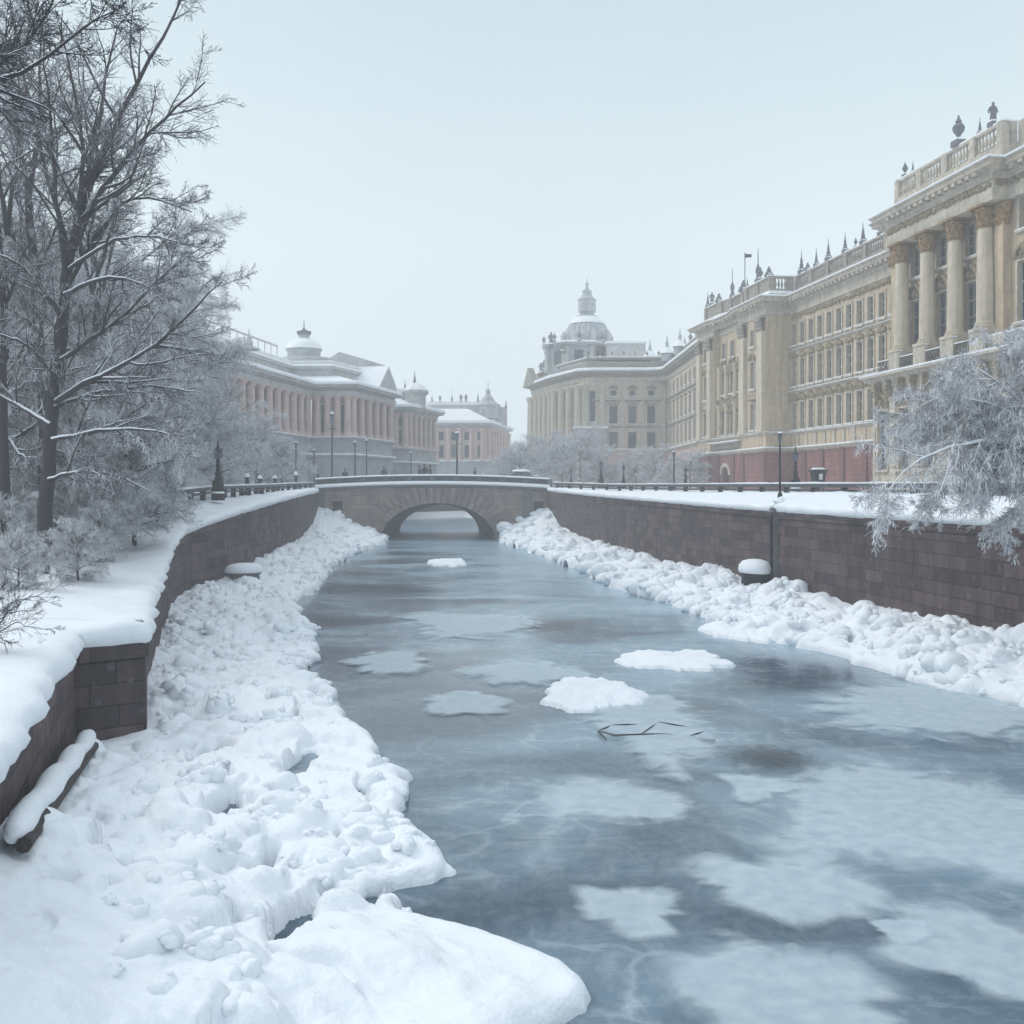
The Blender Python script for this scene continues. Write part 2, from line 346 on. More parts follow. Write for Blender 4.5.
# ------------------------------------------------------------------ ground: snow-covered quays, one sheet each side
def normals2(p):
    t = np.gradient(p[:, :2], axis=0); t /= np.linalg.norm(t, axis=1)[:, None] + 1e-9
    return np.stack([-t[:, 1], t[:, 0]], 1)   # left of travel (away)
def quay(path, side, zt, name, lip):
    p, s = resample(path, 0.22)
    n = normals2(p) * (1 if side < 0 else -1)      # pointing away from the water
    far = np.array([600.0]); ext = np.array([[p[-1, 0], 620.0, 4.5]])
    near = np.array([[p[0, 0] + (0.8 if side < 0 else 1.0), -60.0, p[0, 2]]])
    prof = [(-0.05, -0.06), (-0.16, 0.02), (-0.20, 0.14), (-0.15, 0.26), (-0.02, 0.33), (0.16, 0.37)]
    cols = []
    th = lip * (1 + 0.45 * fbm(s * 0.9, s * 0 + side, 3, 3))
    ov = 1 + 0.9 * fbm(s * 1.7, s * 0 + 7 + side, 5, 3)
    fade = np.where(p[:, 1] > 93, 0.4, 1.0)
    for (d, h) in prof:
        q = p[:, :2] + n * (d * (ov * fade if d < 0 else 1))[:, None] if d < 0 else p[:, :2] + n * d
        cols.append(np.c_[q, p[:, 2] + h * th / 0.35])
    base = cols[-1]
    for d in [0.4, 0.7, 1.0, 1.4, 1.8, 2.3, 2.9, 3.5, 4.2, 5, 6, 7.2, 8.6, 10.5, 13, 16, 20, 26, 34, 46, 70, 120, 220, 400, 600]:
        x = base[:, 0] + side * d; y = np.maximum.accumulate(base[:, 1])
        k = smooth(d / np.where(side < 0, 3.2, np.interp(y, [27, 45, 80, 94], [5.0, 4.6, 2.6, 1.6])))
        kb = smooth(d / 1.1); bz = base[:, 2] * (1 - kb) + (p[:, 2] + 0.37 * lip / 0.35) * kb
        z = bz * (1 - k) + zt(y, d) * k
        z = z + (0.10 if d < 9 else 0.05) * fbm(x * 0.6, y * 0.6, 9) * min(d, 1) + 0.03 * fbm(x * 2.2, y * 2.2, 19)
        cols.append(np.c_[x, y, z])
    G = np.stack(cols, 1)
    first = G[:1].copy(); first[:, :, 1] = -60; last = G[-1:].copy(); last[:, :, 1] = 620
    G = np.concatenate([first, G, last], 0)
    nr, nc = G.shape[:2]; Fq = grid_faces(nr, nc)
    if side > 0: Fq = Fq
    else: Fq = Fq[:, ::-1]
    return struct(link(name, np_mesh(name, G.reshape(-1, 3), Fq, M_SNOW)))
quay(LWs, -1, lambda y, d: np.interp(y, [0, 20, 33, 41, 46, 54, 70, 92], [2.45, 2.5, 2.75, 3.3, 4.1, 4.45, 4.6, 4.9]) - (0 if d < 6 else np.interp(y, [60, 92], [0.0, 0.35])), 'snowy_ground', 0.36)
quay(RWs, 1, lambda y, d: np.interp(y, [20, 45, 80, 94], [4.72, 4.74, 4.72, 4.85]) - (0.0 if d < 6.5 else 0.15), 'snowy_ground', 0.30)

# ------------------------------------------------------------------ embankment walls
def embankment(path, side, name, label, zb=-1.0, y0=-60, y1=200):
    p, s = resample(path, 0.5); n = normals2(p) * (1 if side < 0 else -1)
    out = -n
    rows = [(0.0, zb), (0.0, None)]
    V = []; UV = []
    for i in range(len(p)):
        zt = p[i, 2]
        for (o, z) in [(0.06, zb), (0.0, zt - 0.30), (0.07, zt - 0.30), (0.07, zt - 0.02), (-0.6, zt - 0.02)]:
            V.append((p[i, 0] + out[i, 0] * o, p[i, 1] + out[i, 1] * o, z)); UV.append((s[i], z if o > -0.5 else z + 0.6))
    V = np.array(V); UV = np.array(UV); Fq = grid_faces(len(p), 5)
    if side > 0: Fq = Fq[:, ::-1]
    o = link(name, np_mesh(name, V, Fq, M_GRANITE, False, UV))
    tag(o, label, 'embankment wall')
    return o
embankment(LWs, -1, 'embankment_wall', 'dark granite quay wall with a stepped corner below the frosted trees')
embankment(RWs, 1, 'embankment_wall', 'long purplish granite quay wall below the palaces, heaped snow at its foot')

# ------------------------------------------------------------------ frozen water
def water_material():
    m = bpy.data.materials.new('half_frozen_water'); m.use_nodes = True; t = m.node_tree
    b = t.nodes['Principled BSDF']; tc = nd(t, 'ShaderNodeTexCoord')
    def noise(scale, stretch, detail=6, dist=0.0, rot=0.0, rough=0.6):
        mp = nd(t, 'ShaderNodeMapping'); mp.inputs['Scale'].default_value = stretch; mp.inputs['Rotation'].default_value = (0, 0, rot)
        n = nd(t, 'ShaderNodeTexNoise'); n.inputs['Scale'].default_value = scale; n.inputs['Detail'].default_value = detail
        n.inputs['Distortion'].default_value = dist; n.inputs['Roughness'].default_value = rough
        t.links.new(tc.outputs['Object'], mp.inputs[0]); t.links.new(mp.outputs[0], n.inputs['Vector'])
        return n.outputs['Fac']
    def rng(x, a, c):
        r = nd(t, 'ShaderNodeMapRange', interpolation_type='SMOOTHSTEP'); r.inputs['From Min'].default_value = a; r.inputs['From Max'].default_value = c
        t.links.new(x, r.inputs[0]); return r.outputs[0]
    def mixc(f, a, c):
        k = nd(t, 'ShaderNodeMix', data_type='RGBA'); t.links.new(f, k.inputs[0])
        for i, q in ((6, a), (7, c)):
            if isinstance(q, tuple): k.inputs[i].default_value = (*q, 1)
            else: t.links.new(q, k.inputs[i])
        return k.outputs[2]
    def mul(a, c):
        k = nd(t, 'ShaderNodeMath', operation='MULTIPLY'); t.links.new(a, k.inputs[0])
        if isinstance(c, float): k.inputs[1].default_value = c
        else: t.links.new(c, k.inputs[1])
        return k.outputs[0]
    big = noise(0.2, (0.8, 1, 1), 4, 0.5, 0.25, 0.5); wisp = noise(0.9, (1, 0.55, 1), 9, 2.2, -0.5, 0.7); fine = noise(6, (1, 0.8, 1), 8, 0.5)
    sepn = nd(t, 'ShaderNodeSeparateXYZ'); t.links.new(tc.outputs['Object'], sepn.inputs[0])
    # the open dark lead lies along the snow bank on the near side, the ice closes up away from it
    lead = nd(t, 'ShaderNodeMath', operation='MULTIPLY_ADD'); lead.inputs[1].default_value = 0.05; lead.inputs[2].default_value = 0.0
    t.links.new(sepn.outputs['X'], lead.inputs[0])
    ly = nd(t, 'ShaderNodeMath', operation='MULTIPLY_ADD'); ly.inputs[1].default_value = 0.016; t.links.new(sepn.outputs['Y'], ly.inputs[0]); t.links.new(lead.outputs[0], ly.inputs[2])
    lc = nd(t, 'ShaderNodeMapRange'); lc.inputs['From Min'].default_value = 0.12; lc.inputs['From Max'].default_value = 1.6; lc.inputs['To Min'].default_value = -0.15; lc.inputs['To Max'].default_value = 0.36
    t.links.new(ly.outputs[0], lc.inputs[0])
    add = nd(t, 'ShaderNodeMath', operation='ADD'); t.links.new(big, add.inputs[0]); t.links.new(lc.outputs[0], add.inputs[1])
    ice = rng(add.outputs[0], 0.26, 0.70); wi = rng(wisp, 0.46, 0.72); fi = rng(fine, 0.35, 0.75)
    c = mixc(ice, (0.024, 0.052, 0.086), (0.26, 0.375, 0.465))
    c = mixc(mul(mul(wi, 0.36), rng(add.outputs[0], 0.25, 0.6)), c, (0.58, 0.65, 0.70))
    c = mixc(mul(fi, 0.16), c, (0.34, 0.41, 0.47))
    # fine healed cracks and streaks
    vor = nd(t, 'ShaderNodeTexVoronoi', feature='DISTANCE_TO_EDGE'); vor.inputs['Scale'].default_value = 0.5
    wn = nd(t, 'ShaderNodeTexNoise'); wn.inputs['Scale'].default_value = 0.7; wn.inputs['Detail'].default_value = 8; t.links.new(tc.outputs['Object'], wn.inputs['Vector'])
    wv = nd(t, 'ShaderNodeVectorMath', operation='MULTIPLY_ADD'); wv.inputs[1].default_value = (2.6, 2.6, 0); t.links.new(wn.outputs['Color'], wv.inputs[0]); t.links.new(tc.outputs['Object'], wv.inputs[2]); t.links.new(wv.outputs[0], vor.inputs['Vector'])
    cr = nd(t, 'ShaderNodeMapRange'); cr.inputs['From Min'].default_value = 0.05; cr.inputs['From Max'].default_value = 0.0; t.links.new(vor.outputs['Distance'], cr.inputs[0])
    c = mixc(mul(mul(cr.outputs[0], rng(big, 0.45, 0.65)), 0.3), c, (0.62, 0.69, 0.74))
    st = noise(1.6, (0.35, 1.6, 1), 8, 1.2, 0.3, 0.75)
    c = mixc(mul(mul(rng(st, 0.52, 0.7), rng(add.outputs[0], 0.3, 0.55)), 0.36), c, (0.62, 0.69, 0.74))
    c = mixc(mul(mul(rng(noise(1.1, (0.3, 1.3, 1), 8, 1.0, 0.1, 0.75), 0.58, 0.74), rng(add.outputs[0], 0.3, 0.55)), 0.4), c, (0.10, 0.14, 0.185))
    t.links.new(c, b.inputs['Base Color'])
    ro = nd(t, 'ShaderNodeMapRange'); ro.inputs['To Min'].default_value = 0.05; ro.inputs['To Max'].default_value = 0.24
    t.links.new(ice, ro.inputs[0]); t.links.new(ro.outputs[0], b.inputs['Roughness']); b.inputs['IOR'].default_value = 1.33
    bp = nd(t, 'ShaderNodeBump'); bp.inputs['Strength'].default_value = 0.12; bp.inputs['Distance'].default_value = 0.03
    ad = nd(t, 'ShaderNodeMath', operation='MULTIPLY_ADD'); ad.inputs[1].default_value = 0.5; t.links.new(wi, ad.inputs[0]); t.links.new(fine, ad.inputs[2])
    t.links.new(ad.outputs[0], bp.inputs['Height']); t.links.new(bp.outputs[0], b.inputs['Normal'])
    return m
w = MB(); w.add([(-25, -60, 0), (30, -60, 0), (30, 180, 0), (-25, 180, 0)], [(0, 1, 2, 3)])
struct(w.build('water', water_material()))

# ------------------------------------------------------------------ lumpy snow banks along both walls
def polydist(PX, PY, poly):
    D = np.full(PX.shape, 1e9)
    for (a, b) in zip(poly[:-1], poly[1:]):
        dx, dy = b[0] - a[0], b[1] - a[1]; L = dx * dx + dy * dy + 1e-9
        t = np.clip(((PX - a[0]) * dx + (PY - a[1]) * dy) / L, 0, 1)
        D = np.minimum(D, np.hypot(PX - a[0] - t * dx, PY - a[1] - t * dy))
    return D
def ico(sub):
    bm = bmesh.new(); bmesh.ops.create_icosphere(bm, subdivisions=sub, radius=1)
    V = np.array([v.co[:] for v in bm.verts]); Fc = np.array([[v.index for v in f.verts] for f in bm.faces]); bm.free()
    return V, Fc
ICO_V, ICO_F = ico(3)
ICO2_V, ICO2_F = ico(2)
def lump(c, r, sq=0.75, seed=0, amp=0.28, iv=None):
    iv = ICO_V if iv is None else iv
    n = fbm(iv[:, 0] * 1.5 + seed * 3.1 + iv[:, 2], iv[:, 1] * 1.5 + seed + iv[:, 2] * 0.9, seed % 211, 4)
    a = seed * 1.7; e = 1 + 0.3 * math.sin(seed * 2.3); q = iv * np.array([e, 1 / e, sq]); ca, sa = math.cos(a), math.sin(a)
    q = np.stack([q[:, 0] * ca - q[:, 1] * sa, q[:, 0] * sa + q[:, 1] * ca, q[:, 2]], 1)
    return np.array(c) + q * (r * (1 + amp * 1.1 * n))[:, None]

def bank(name, shore_px, path, side, y0, y1, ncol, hwall, step, nblob, brange, nedge, slope, seed, gap=None, amt=None, small=2600, nclus=1000):
    rng = np.random.default_rng(seed)
    sh = np.array([px(u, v) if Y is None else (X(u, Y), Y) for (u, v, Y) in shore_px])
    ys = np.array([y0 * math.exp(step * i) for i in range(int(math.log(y1 / y0) / step) + 1)])
    so = np.argsort(sh[:, 1]); xs = np.interp(ys, sh[so, 1], sh[so, 0]); xw = wallx(path, ys)
    wig = 0.22 * fbm(ys * 1.1, ys * 0, seed, 4) * np.interp(ys, [8, 40], [1, 1.6]); xs = xs + wig
    shl = np.c_[xs, ys]
    t = np.linspace(0, 1, ncol) ** 0.92
    xe = xs - side * 0.5; GX = (xw + side * 0.15)[:, None] * (1 - t) + xe[:, None] * t; GY = np.repeat(ys[:, None], ncol, 1)
    D = polydist(GX, GY, shl[::3]) * np.where((GX - xs[:, None]) * side > 0, 1, -1)
    DW = np.abs(GX - xw[:, None])
    hw = hwall(ys)[:, None]
    edge = np.interp(ys, [8, 30, 90], [0.24, 0.28, 0.4])[:, None]
    Dr = np.clip(D / 0.32, 0, 1); H = edge * np.sqrt(1 - (1 - Dr) ** 2)
    frac = np.clip(D / np.maximum(D + DW, 0.01), 0, 1)
    H = H + np.maximum(hw - edge, 0) * frac ** (slope * (np.interp(ys, [8, 12, 20], [2.3, 2.0, 1.1])[:, None] if side < 0 else 1)) * smooth(D / 0.5)
    H = H + (0.26 * fbm(GX * 0.8, GY * 0.8, seed + 2, 4) + 0.05 * fbm(GX * 3.1, GY * 3.1, seed + 5, 4)) * smooth(D / 0.6)
    cv = np.abs(fbm(GX * 0.55 + 3, GY * 0.55, seed + 31, 3)); H = H - 0.34 * (1 - smooth(cv / 0.055)) * smooth((D - .15) / 0.5) * smooth((DW - .3) / .6) * np.interp(ys, [9.0, 10.5], [0.15, 1])[:, None]
    W = np.where(D > 0, np.maximum(H, 0.03), -0.25)
    # rounded lumps of pushed and re-frozen snow
    k = 0
    while k < nblob + small:
        y = y0 * math.exp(rng.random() * math.log(y1 / y0)); i = int(math.log(y / y0) / step)
        if i >= len(ys): continue
        f = rng.random(); x = xw[i] * f + xs[i] * (1 - f) + side * 0.06
        k += 1
        if amt is not None and rng.random() > amt(x, y, f): continue
        r = brange[0] + (brange[1] - brange[0]) * rng.random() ** 2.2 if k < nblob else rng.uniform(.05, .15); r *= np.interp(y, [8, 30, 90], [1, 1.15, 1.7])
        j0, j1 = np.searchsorted(ys, [y - r * 1.3, y + r * 1.3])
        sx, sy = rng.uniform(0.75, 1.3, 2)
        GXs, GYs = GX[j0:j1], GY[j0:j1]
        nz = 0.34 * fbm(GXs / r * 1.1, GYs / r * 1.1, k % 97, 3)
        q = ((GXs - x) / sx) ** 2 + ((GYs - y) / sy) ** 2
        q = q / (r * (1 + nz)) ** 2; msk = q < 1
        if not msk.any(): continue
        c = np.clip(int(np.argmin(np.abs(GX[min(i, len(ys) - 1)] - x))), 0, ncol - 1); zb = max(W[i, c], 0.0) - r * rng.uniform(0.45, 0.9)
        if f < 0.04: zb = -0.05
        zz = zb + r * np.sqrt(np.clip(1 - q, 0, 1)) * 0.95
        if zb + r > hwall(np.array([y]))[0] * (f if f > 0.35 else 0.35) + 0.55 : continue
        W[j0:j1] = np.where(msk & (D[j0:j1] > -r), np.maximum(W[j0:j1], zz), W[j0:j1])
    if gap is not None:
        for (gx, gy, gr, gs) in gap:
            q = np.hypot(GX - gx, (GY - gy) / gs) / gr; q = q * (1 + 0.9 * fbm(GX * 2.2, GY * 1.6, 41, 4))
            W = np.where(q < 1, np.minimum(W, W * smooth((q - 0.45) / 0.55) - 0.35 * (q < 0.6)), W)
    for _ in range(1):
        Wp = np.pad(W, 1, mode='edge'); avg = (Wp[:-2, 1:-1] + Wp[2:, 1:-1] + Wp[1:-1, :-2] + Wp[1:-1, 2:]) / 4; W = W * 0.75 + avg * 0.25
    W = W + 0.012 * fbm(GX * 11, GY * 11, seed + 8, 3) * (W > 0)
    G = np.stack([GX, GY, W], -1).reshape(-1, 3); Fq = grid_faces(len(ys), ncol)
    if side < 0: Fq = Fq[:, ::-1]
    Vs = [G]; Fs = [Fq]; off = len(G)
    # clusters of rounded frozen lumps, small ones growing on the large
    tri = []
    def put(c_, r_, sq_, sd_):
        nonlocal off
        iv, fc = (ICO_V, ICO_F) if r_ * F / c_[1] > 11 else (ICO2_V, ICO2_F)
        v_ = lump(c_, r_, sq_, sd_, .34, iv); tri.append(fc + off); Vs.append(v_); off += len(v_)
    for e in range(nclus):
        y = y0 * math.exp(rng.random() ** 0.9 * math.log(y1 / y0)); i = min(int(math.log(y / y0) / step), len(ys) - 1); f = rng.random() ** 1.15
        x = xs[i] * (1 - f) + xw[i] * f + side * 0.1 * (1 - f)
        if amt is not None and rng.random() > amt(x, y, f): continue
        r = (brange[0] + (brange[1] - brange[0]) * rng.random() ** 2.0) * .72 * np.interp(y, [8, 30, 90], [1, 1.1, 1.5])
        if gap and any(math.hypot(x - g_[0], (y - g_[1]) / g_[3]) < g_[2] * 1.25 + r * .6 for g_ in gap): continue
        j = int(np.argmin(np.abs(GX[i] - x))); zc = max(W[i, j], 0.0) - r * rng.uniform(-.1, .65)
        if abs(x - xw[i]) < r * .8 or (side < 0 and y < 19 and abs(x - xw[i]) < 1.15 + r): continue
        put((x, y, zc), r, rng.uniform(.7, 1.0), e + seed)
        for q_ in range(rng.integers(2, 9)):
            a_ = rng.uniform(0, 2 * math.pi); el = rng.uniform(-.1, 1.1); r2 = r * rng.uniform(.2, .52)
            put((x + r * .95 * math.cos(a_) * math.cos(el), y + r * .95 * math.sin(a_) * math.cos(el), max(zc + r * .75 * math.sin(el), .02)), r2, rng.uniform(.7, 1.0), e * 7 + q_ + seed)
    # boulders of snow at the water's edge, undercut by the water
    for e in range(nedge):
        y = y0 * math.exp(rng.random() * math.log(y1 / y0)); i = min(int(math.log(y / y0) / step), len(ys) - 1)
        r = rng.uniform(*brange) * 0.62 * np.interp(y, [8, 30, 90], [1, 1.1, 1.6]); x = xs[i] + side * rng.uniform(0.08, 0.45)
        if amt is not None and rng.random() > amt(x, y, 0.1) + 0.1: continue
        v = lump((x, y, r * rng.uniform(0.2, 0.6)), r, rng.uniform(0.65, 0.95), e + seed); tri.append(ICO_F + off); Vs.append(v); off += len(v)
    V = np.concatenate(Vs); Tq = np.concatenate(tri) if tri else np.zeros((0, 3), int)
    me = bpy.data.meshes.new(name); nq, ntri = len(Fq), len(Tq)
    me.vertices.add(len(V)); me.vertices.foreach_set('co', np.ascontiguousarray(V, np.float32).ravel())
    li = np.r_[Fq.ravel(), Tq.ravel()].astype(np.int32); me.loops.add(len(li)); me.loops.foreach_set('vertex_index', li)
    ls = np.r_[np.arange(nq) * 4, nq * 4 + np.arange(ntri) * 3].astype(np.int32)
    me.polygons.add(nq + ntri); me.polygons.foreach_set('loop_start', ls); me.polygons.foreach_set('use_smooth', np.full(nq + ntri, True))
    me.materials.append(M_SNOW); me.update(calc_edges=True); me.validate()
    return struct(link(name, me))
LSH = [(300, 0, 4.0), (450, 0, 7.5), (530, 0, 8.9), (578, 1012, None), (585, 1000, None), (560, 975, None), (480, 945, None), (400, 922, None), (372, 908, None), (378, 893, None), (435, 884, None), (447, 872, None), (440, 850, None), (404, 822, None),
       (410, 798, None), (388, 765, None), (372, 738, None), (338, 716, None), (330, 698, None), (292, 685, None), (318, 655, None), (316, 640, None), (294, 605, None), (318, 588, None),
       (328, 572, None), (345, 558, None), (370, 549, None), (384, 545, None), (386, 541, None)]
RSH = [(1350, 0, 15), (1150, 0, 19.5), (1024, 703, None), (940, 690, None), (890, 676, None), (830, 654, None), (768, 640, None), (735, 630, None), (700, 616, None), (670, 604, None), (610, 586, None), (585, 572, None),
       (545, 556, None), (515, 546, None), (500, 541, None)]
def amtL(x, y, f):
    a = 0.75 + 1.7 * float(fbm(np.array([x * 0.33]), np.array([y * 0.33]), 77, 2)[0])
    if y < 10.2: a -= 0.85                      # the foreground drift is smooth
    if y < 11.4 and x > -2.1: a -= 1.3
    if y > 20: a += 0.35
    return a
def amtR(x, y, f):
    return 0.75 + 1.8 * float(fbm(np.array([x * 0.4]), np.array([y * 0.25]), 57, 2)[0])
bank('snow_bank', LSH, LWs, -1, 4.2, 94.2, 250, lambda y: np.interp(y, [4, 8, 10.6, 13, 16, 18.7, 19.5, 24, 40, 46, 52, 76, 88, 94], [1.75, 1.6, 1.3, 0.8, 0.42, 0.22, 0.3, 0.45, 0.45, 0.6, 0.85, 1.0, 1.7, 3.3]),
     0.0045, 1500, (0.10, 0.42), 130, 0.9, 21, gap=[(*px(285, 945, .0), 0.27, 2.6), (*px(308, 760, .05), 0.34, 3.6), (*px(225, 812, .1), 0.34, 3.6), (*px(258, 890, .05), 0.2, 4.0), (*px(362, 905, .0), .26, 1.8), (*px(205, 760, .05), .22, 4.0)], amt=amtL)
bank('snow_bank', RSH, RWs, 1, 15, 94.2, 150, lambda y: np.interp(y, [15, 27, 43, 53, 74, 88, 94], [1.0, 0.95, 0.7, 0.65, 0.8, 1.5, 3.2]),
     0.004, 1500, (0.11, 0.6), 220, 0.75, 33, nclus=900, amt=amtR)

# the far end of the canal: a low snow bank against the cross quay
b = MB(); b.sweep([(2.6, 150), (-7.5, 170), (-19.5, 154)], [(0, 1.0), (1.2, 0.8), (2.4, 0.3), (3.0, -0.2)]); struct(b.build('snow_bank', M_SNOWFAR))

# ------------------------------------------------------------------ ice on the canal
def ice_material():
    m = bpy.data.materials.new('thin_white_ice'); m.use_nodes = True; t = m.node_tree
    b = t.nodes['Principled BSDF']; tc = nd(t, 'ShaderNodeTexCoord')
    b.inputs['Base Color'].default_value = (0.52, 0.585, 0.63, 1); b.inputs['Roughness'].default_value = 0.45; b.inputs['Specular IOR Level'].default_value = 0.3
    at = nd(t, 'ShaderNodeAttribute', attribute_name='rim')
    n = nd(t, 'ShaderNodeTexNoise'); n.inputs['Scale'].default_value = 0.9; n.inputs['Detail'].default_value = 7; n.inputs['Distortion'].default_value = 0.9; n.inputs['Roughness'].default_value = 0.5
    oi = nd(t, 'ShaderNodeObjectInfo'); av = nd(t, 'ShaderNodeVectorMath', operation='ADD'); sc_ = nd(t, 'ShaderNodeVectorMath', operation='SCALE'); sc_.inputs['Scale'].default_value = 50
    t.links.new(oi.outputs['Location'], av.inputs[1]); t.links.new(tc.outputs['Object'], av.inputs[0]); t.links.new(av.outputs[0], n.inputs['Vector'])
    k = nd(t, 'ShaderNodeMath', operation='MULTIPLY_ADD'); k.inputs[1].default_value = 0.85; t.links.new(n.outputs['Fac'], k.inputs[0])
    inv = nd(t, 'ShaderNodeMath', operation='SUBTRACT'); inv.inputs[0].default_value = 0.52; t.links.new(at.outputs['Fac'], inv.inputs[1]); t.links.new(inv.outputs[0], k.inputs[2])
    mr = nd(t, 'ShaderNodeMapRange', interpolation_type='SMOOTHSTEP'); mr.inputs['From Min'].default_value = 0.10; mr.inputs['From Max'].default_value = 0.43; mr.inputs['To Max'].default_value = 0.66
    t.links.new(k.outputs[0], mr.inputs[0]); t.links.new(mr.outputs[0], b.inputs['Alpha'])
    n2 = nd(t, 'ShaderNodeTexNoise'); n2.inputs['Scale'].default_value = 4; n2.inputs['Detail'].default_value = 8
    t.links.new(av.outputs[0], n2.inputs['Vector']); rp = nd(t, 'ShaderNodeValToRGB')
    rp.color_ramp.elements[0].position = 0.3; rp.color_ramp.elements[0].color = (0.50, 0.615, 0.70, 1); rp.color_ramp.elements[1].position = 0.65; rp.color_ramp.elements[1].color = (0.66, 0.76, 0.825, 1)
    t.links.new(n2.outputs['Fac'], rp.inputs[0]); t.links.new(rp.outputs[0], b.inputs['Base Color'])
    return m
M_ICE = ice_material()
def ice_patch(u0, u1, v0, v1, label, seed, z):
    Y1, Y0 = 5000 / (v0 - VH), 5000 / (v1 - VH); Yc = (Y0 + Y1) / 2; xc = X((u0 + u1) / 2, Yc); ry = (Y1 - Y0) / 2; rx = (u1 - u0) / 2 * Yc / F
    nr, na = 14, 120; V = [(0, 0, 0)]; rim = [0.0]; Fc = []
    for i in range(1, nr + 1):
        for k in range(na):
            a = 2 * math.pi * k / na; wv = 1 + 0.7 * float(fbm(np.array([math.cos(a) * 1.15 + seed * 7]), np.array([math.sin(a) * 1.15 + seed]), seed, 2)[0]) + 0.16 * float(fbm(np.array([math.cos(a) * 4 + seed]), np.array([math.sin(a) * 4]), seed, 3)[0])
            r = i / nr * wv * 1.35; V.append((r * rx * math.cos(a), r * ry * math.sin(a), 0)); rim.append(i / nr)
    for k in range(na): Fc.append((0, 1 + k, 1 + (k + 1) % na))
    for i in range(nr - 1):
        for k in range(na): a = 1 + i * na; Fc.append((a + k, a + na + k, a + na + (k + 1) % na, a + (k + 1) % na))
    me = bpy.data.meshes.new('ice_sheet'); me.from_pydata(V, [], Fc); at = me.attributes.new('rim', 'FLOAT', 'POINT'); at.data.foreach_set('value', rim)
    me.materials.append(M_ICE)
    return tag(link('ice_sheet', me, loc=(xc, Yc, z)), label, 'ice sheet', 'pale ice sheets frozen into the canal')
PATCH = [(545, 705, 776, 828, 'oval pale ice sheet with a ragged edge in the middle of the dark canal'),
         (785, 1090, 772, 884, 'largest pale ice sheet, running out under the right picture edge'),
         (568, 705, 884, 938, 'pointed pale ice sheet nearest the tip of the snow bank'),
         (690, 868, 856, 930, 'broad swirling ice sheet between the pointed sheet and the largest one'),
         (878, 1100, 914, 1012, 'smooth ice sheet in the bottom right corner of the picture'),
         (695, 885, 942, 1050, 'wispy ice sheet cut by the bottom edge of the picture'),
         (865, 926, 918, 943, 'small bright ice scrap above the bottom right ice sheet'),
         (720, 790, 772, 806, 'faint ice scrap beside the dark silt patch'),
         (428, 500, 690, 718, 'small grey white ice sheet left of the rounded snow floe'),
         (480, 585, 662, 686, 'thin flat ice sheet left of the long snow floe'),
         (395, 535, 612, 636, 'wide flat ice sheet out in front of the bridge arch'),
         (345, 436, 652, 674, 'bright oval ice sheet close to the left snow bank'),
         (590, 700, 690, 760, 'dim veil of ice just below the rounded snow floe'),
         (840, 1040, 690, 740, 'streaky ice sheet beside the right snow bank')]
for i, q in enumerate(PATCH): ice_patch(*q[:4], q[4], i + 3, 0.004 + 0.0035 * i)

def floe(u0, u1, v0, v1, h, label, seed):
    Y1, Y0 = 5000 / (v0 - VH), 5000 / (v1 - VH); Yc = (Y0 + Y1) / 2; rx = (u1 - u0) / 2 * Yc / F; ry = (Y1 - Y0) / 2
    n = 70; g = np.linspace(-1.15, 1.15, n); gx, gy = np.meshgrid(g, g); r = np.hypot(gx, gy)
    ang = np.arctan2(gy, gx); lim = 0.95 + 0.5 * fbm(np.cos(ang) * 2.0 + seed, np.sin(ang) * 2.0, seed, 5)
    q = np.clip(1 - r / lim, 0, 1); H = h * (0.45 * np.sqrt(np.clip(1 - (1 - np.clip(q / 0.14, 0, 1)) ** 2, 0, 1)) + 0.55 * smooth(q / 0.8))
    H = np.where(q > 0, H * (1 + 0.75 * fbm(gx * 2.6 + seed, gy * 2.6, seed + 3, 5)) + 0.02, -0.05)
    V = np.stack([gx * rx, gy * ry, H], -1).reshape(-1, 3)
    return tag(link('snow_floe', np_mesh('snow_floe', V, grid_faces(n, n), M_SNOW), loc=(X((u0 + u1) / 2, Yc), Yc, 0)), label, 'ice floe', 'snow covered floes')
floe(545, 643, 680, 713, 0.2, 'rounded white snow floe in the middle of the canal', 4)
floe(622, 731, 652, 673, 0.19, 'long white snow floe just behind the rounded one', 9)
floe(706, 770, 626, 643, 0.26, 'small white snow floe touching the right snow bank', 15)
floe(430, 466, 560, 567, 0.2, 'tiny white snow floe far off in front of the arch', 22)

def fallen_branch():
    t = thing('fallen_branch', 'thin dark branch frozen into the ice below the rounded snow floe', 'branch', (*px(660, 736), 0))
    mb = MB(t.location); P = [px(598, 733), px(615, 738), px(640, 737), px(665, 736), px(690, 739), px(715, 741)]
    mb.tube([(x, y, 0.03 + 0.02 * math.sin(i)) for i, (x, y) in enumerate(P)], [0.026, 0.025, 0.024, 0.023, 0.022, 0.018], 5); mb.build('stem', M_BARK, t)
    for a, c in (((600, 732), (612, 727)), ((640, 737), (658, 724)), ((658, 724), (690, 729)), ((690, 738), (705, 733)), ((598, 733), (606, 741)), ((612, 727), (640, 726))):
        m2 = MB(t.location); m2.tube([(*px(*a), 0.035), (*px((a[0] + c[0]) / 2, (a[1] + c[1]) / 2 + 1), 0.06), (*px(*c), 0.03)], [0.017, 0.016, 0.013], 4); m2.build('twig', M_BARK, t)
fallen_branch()

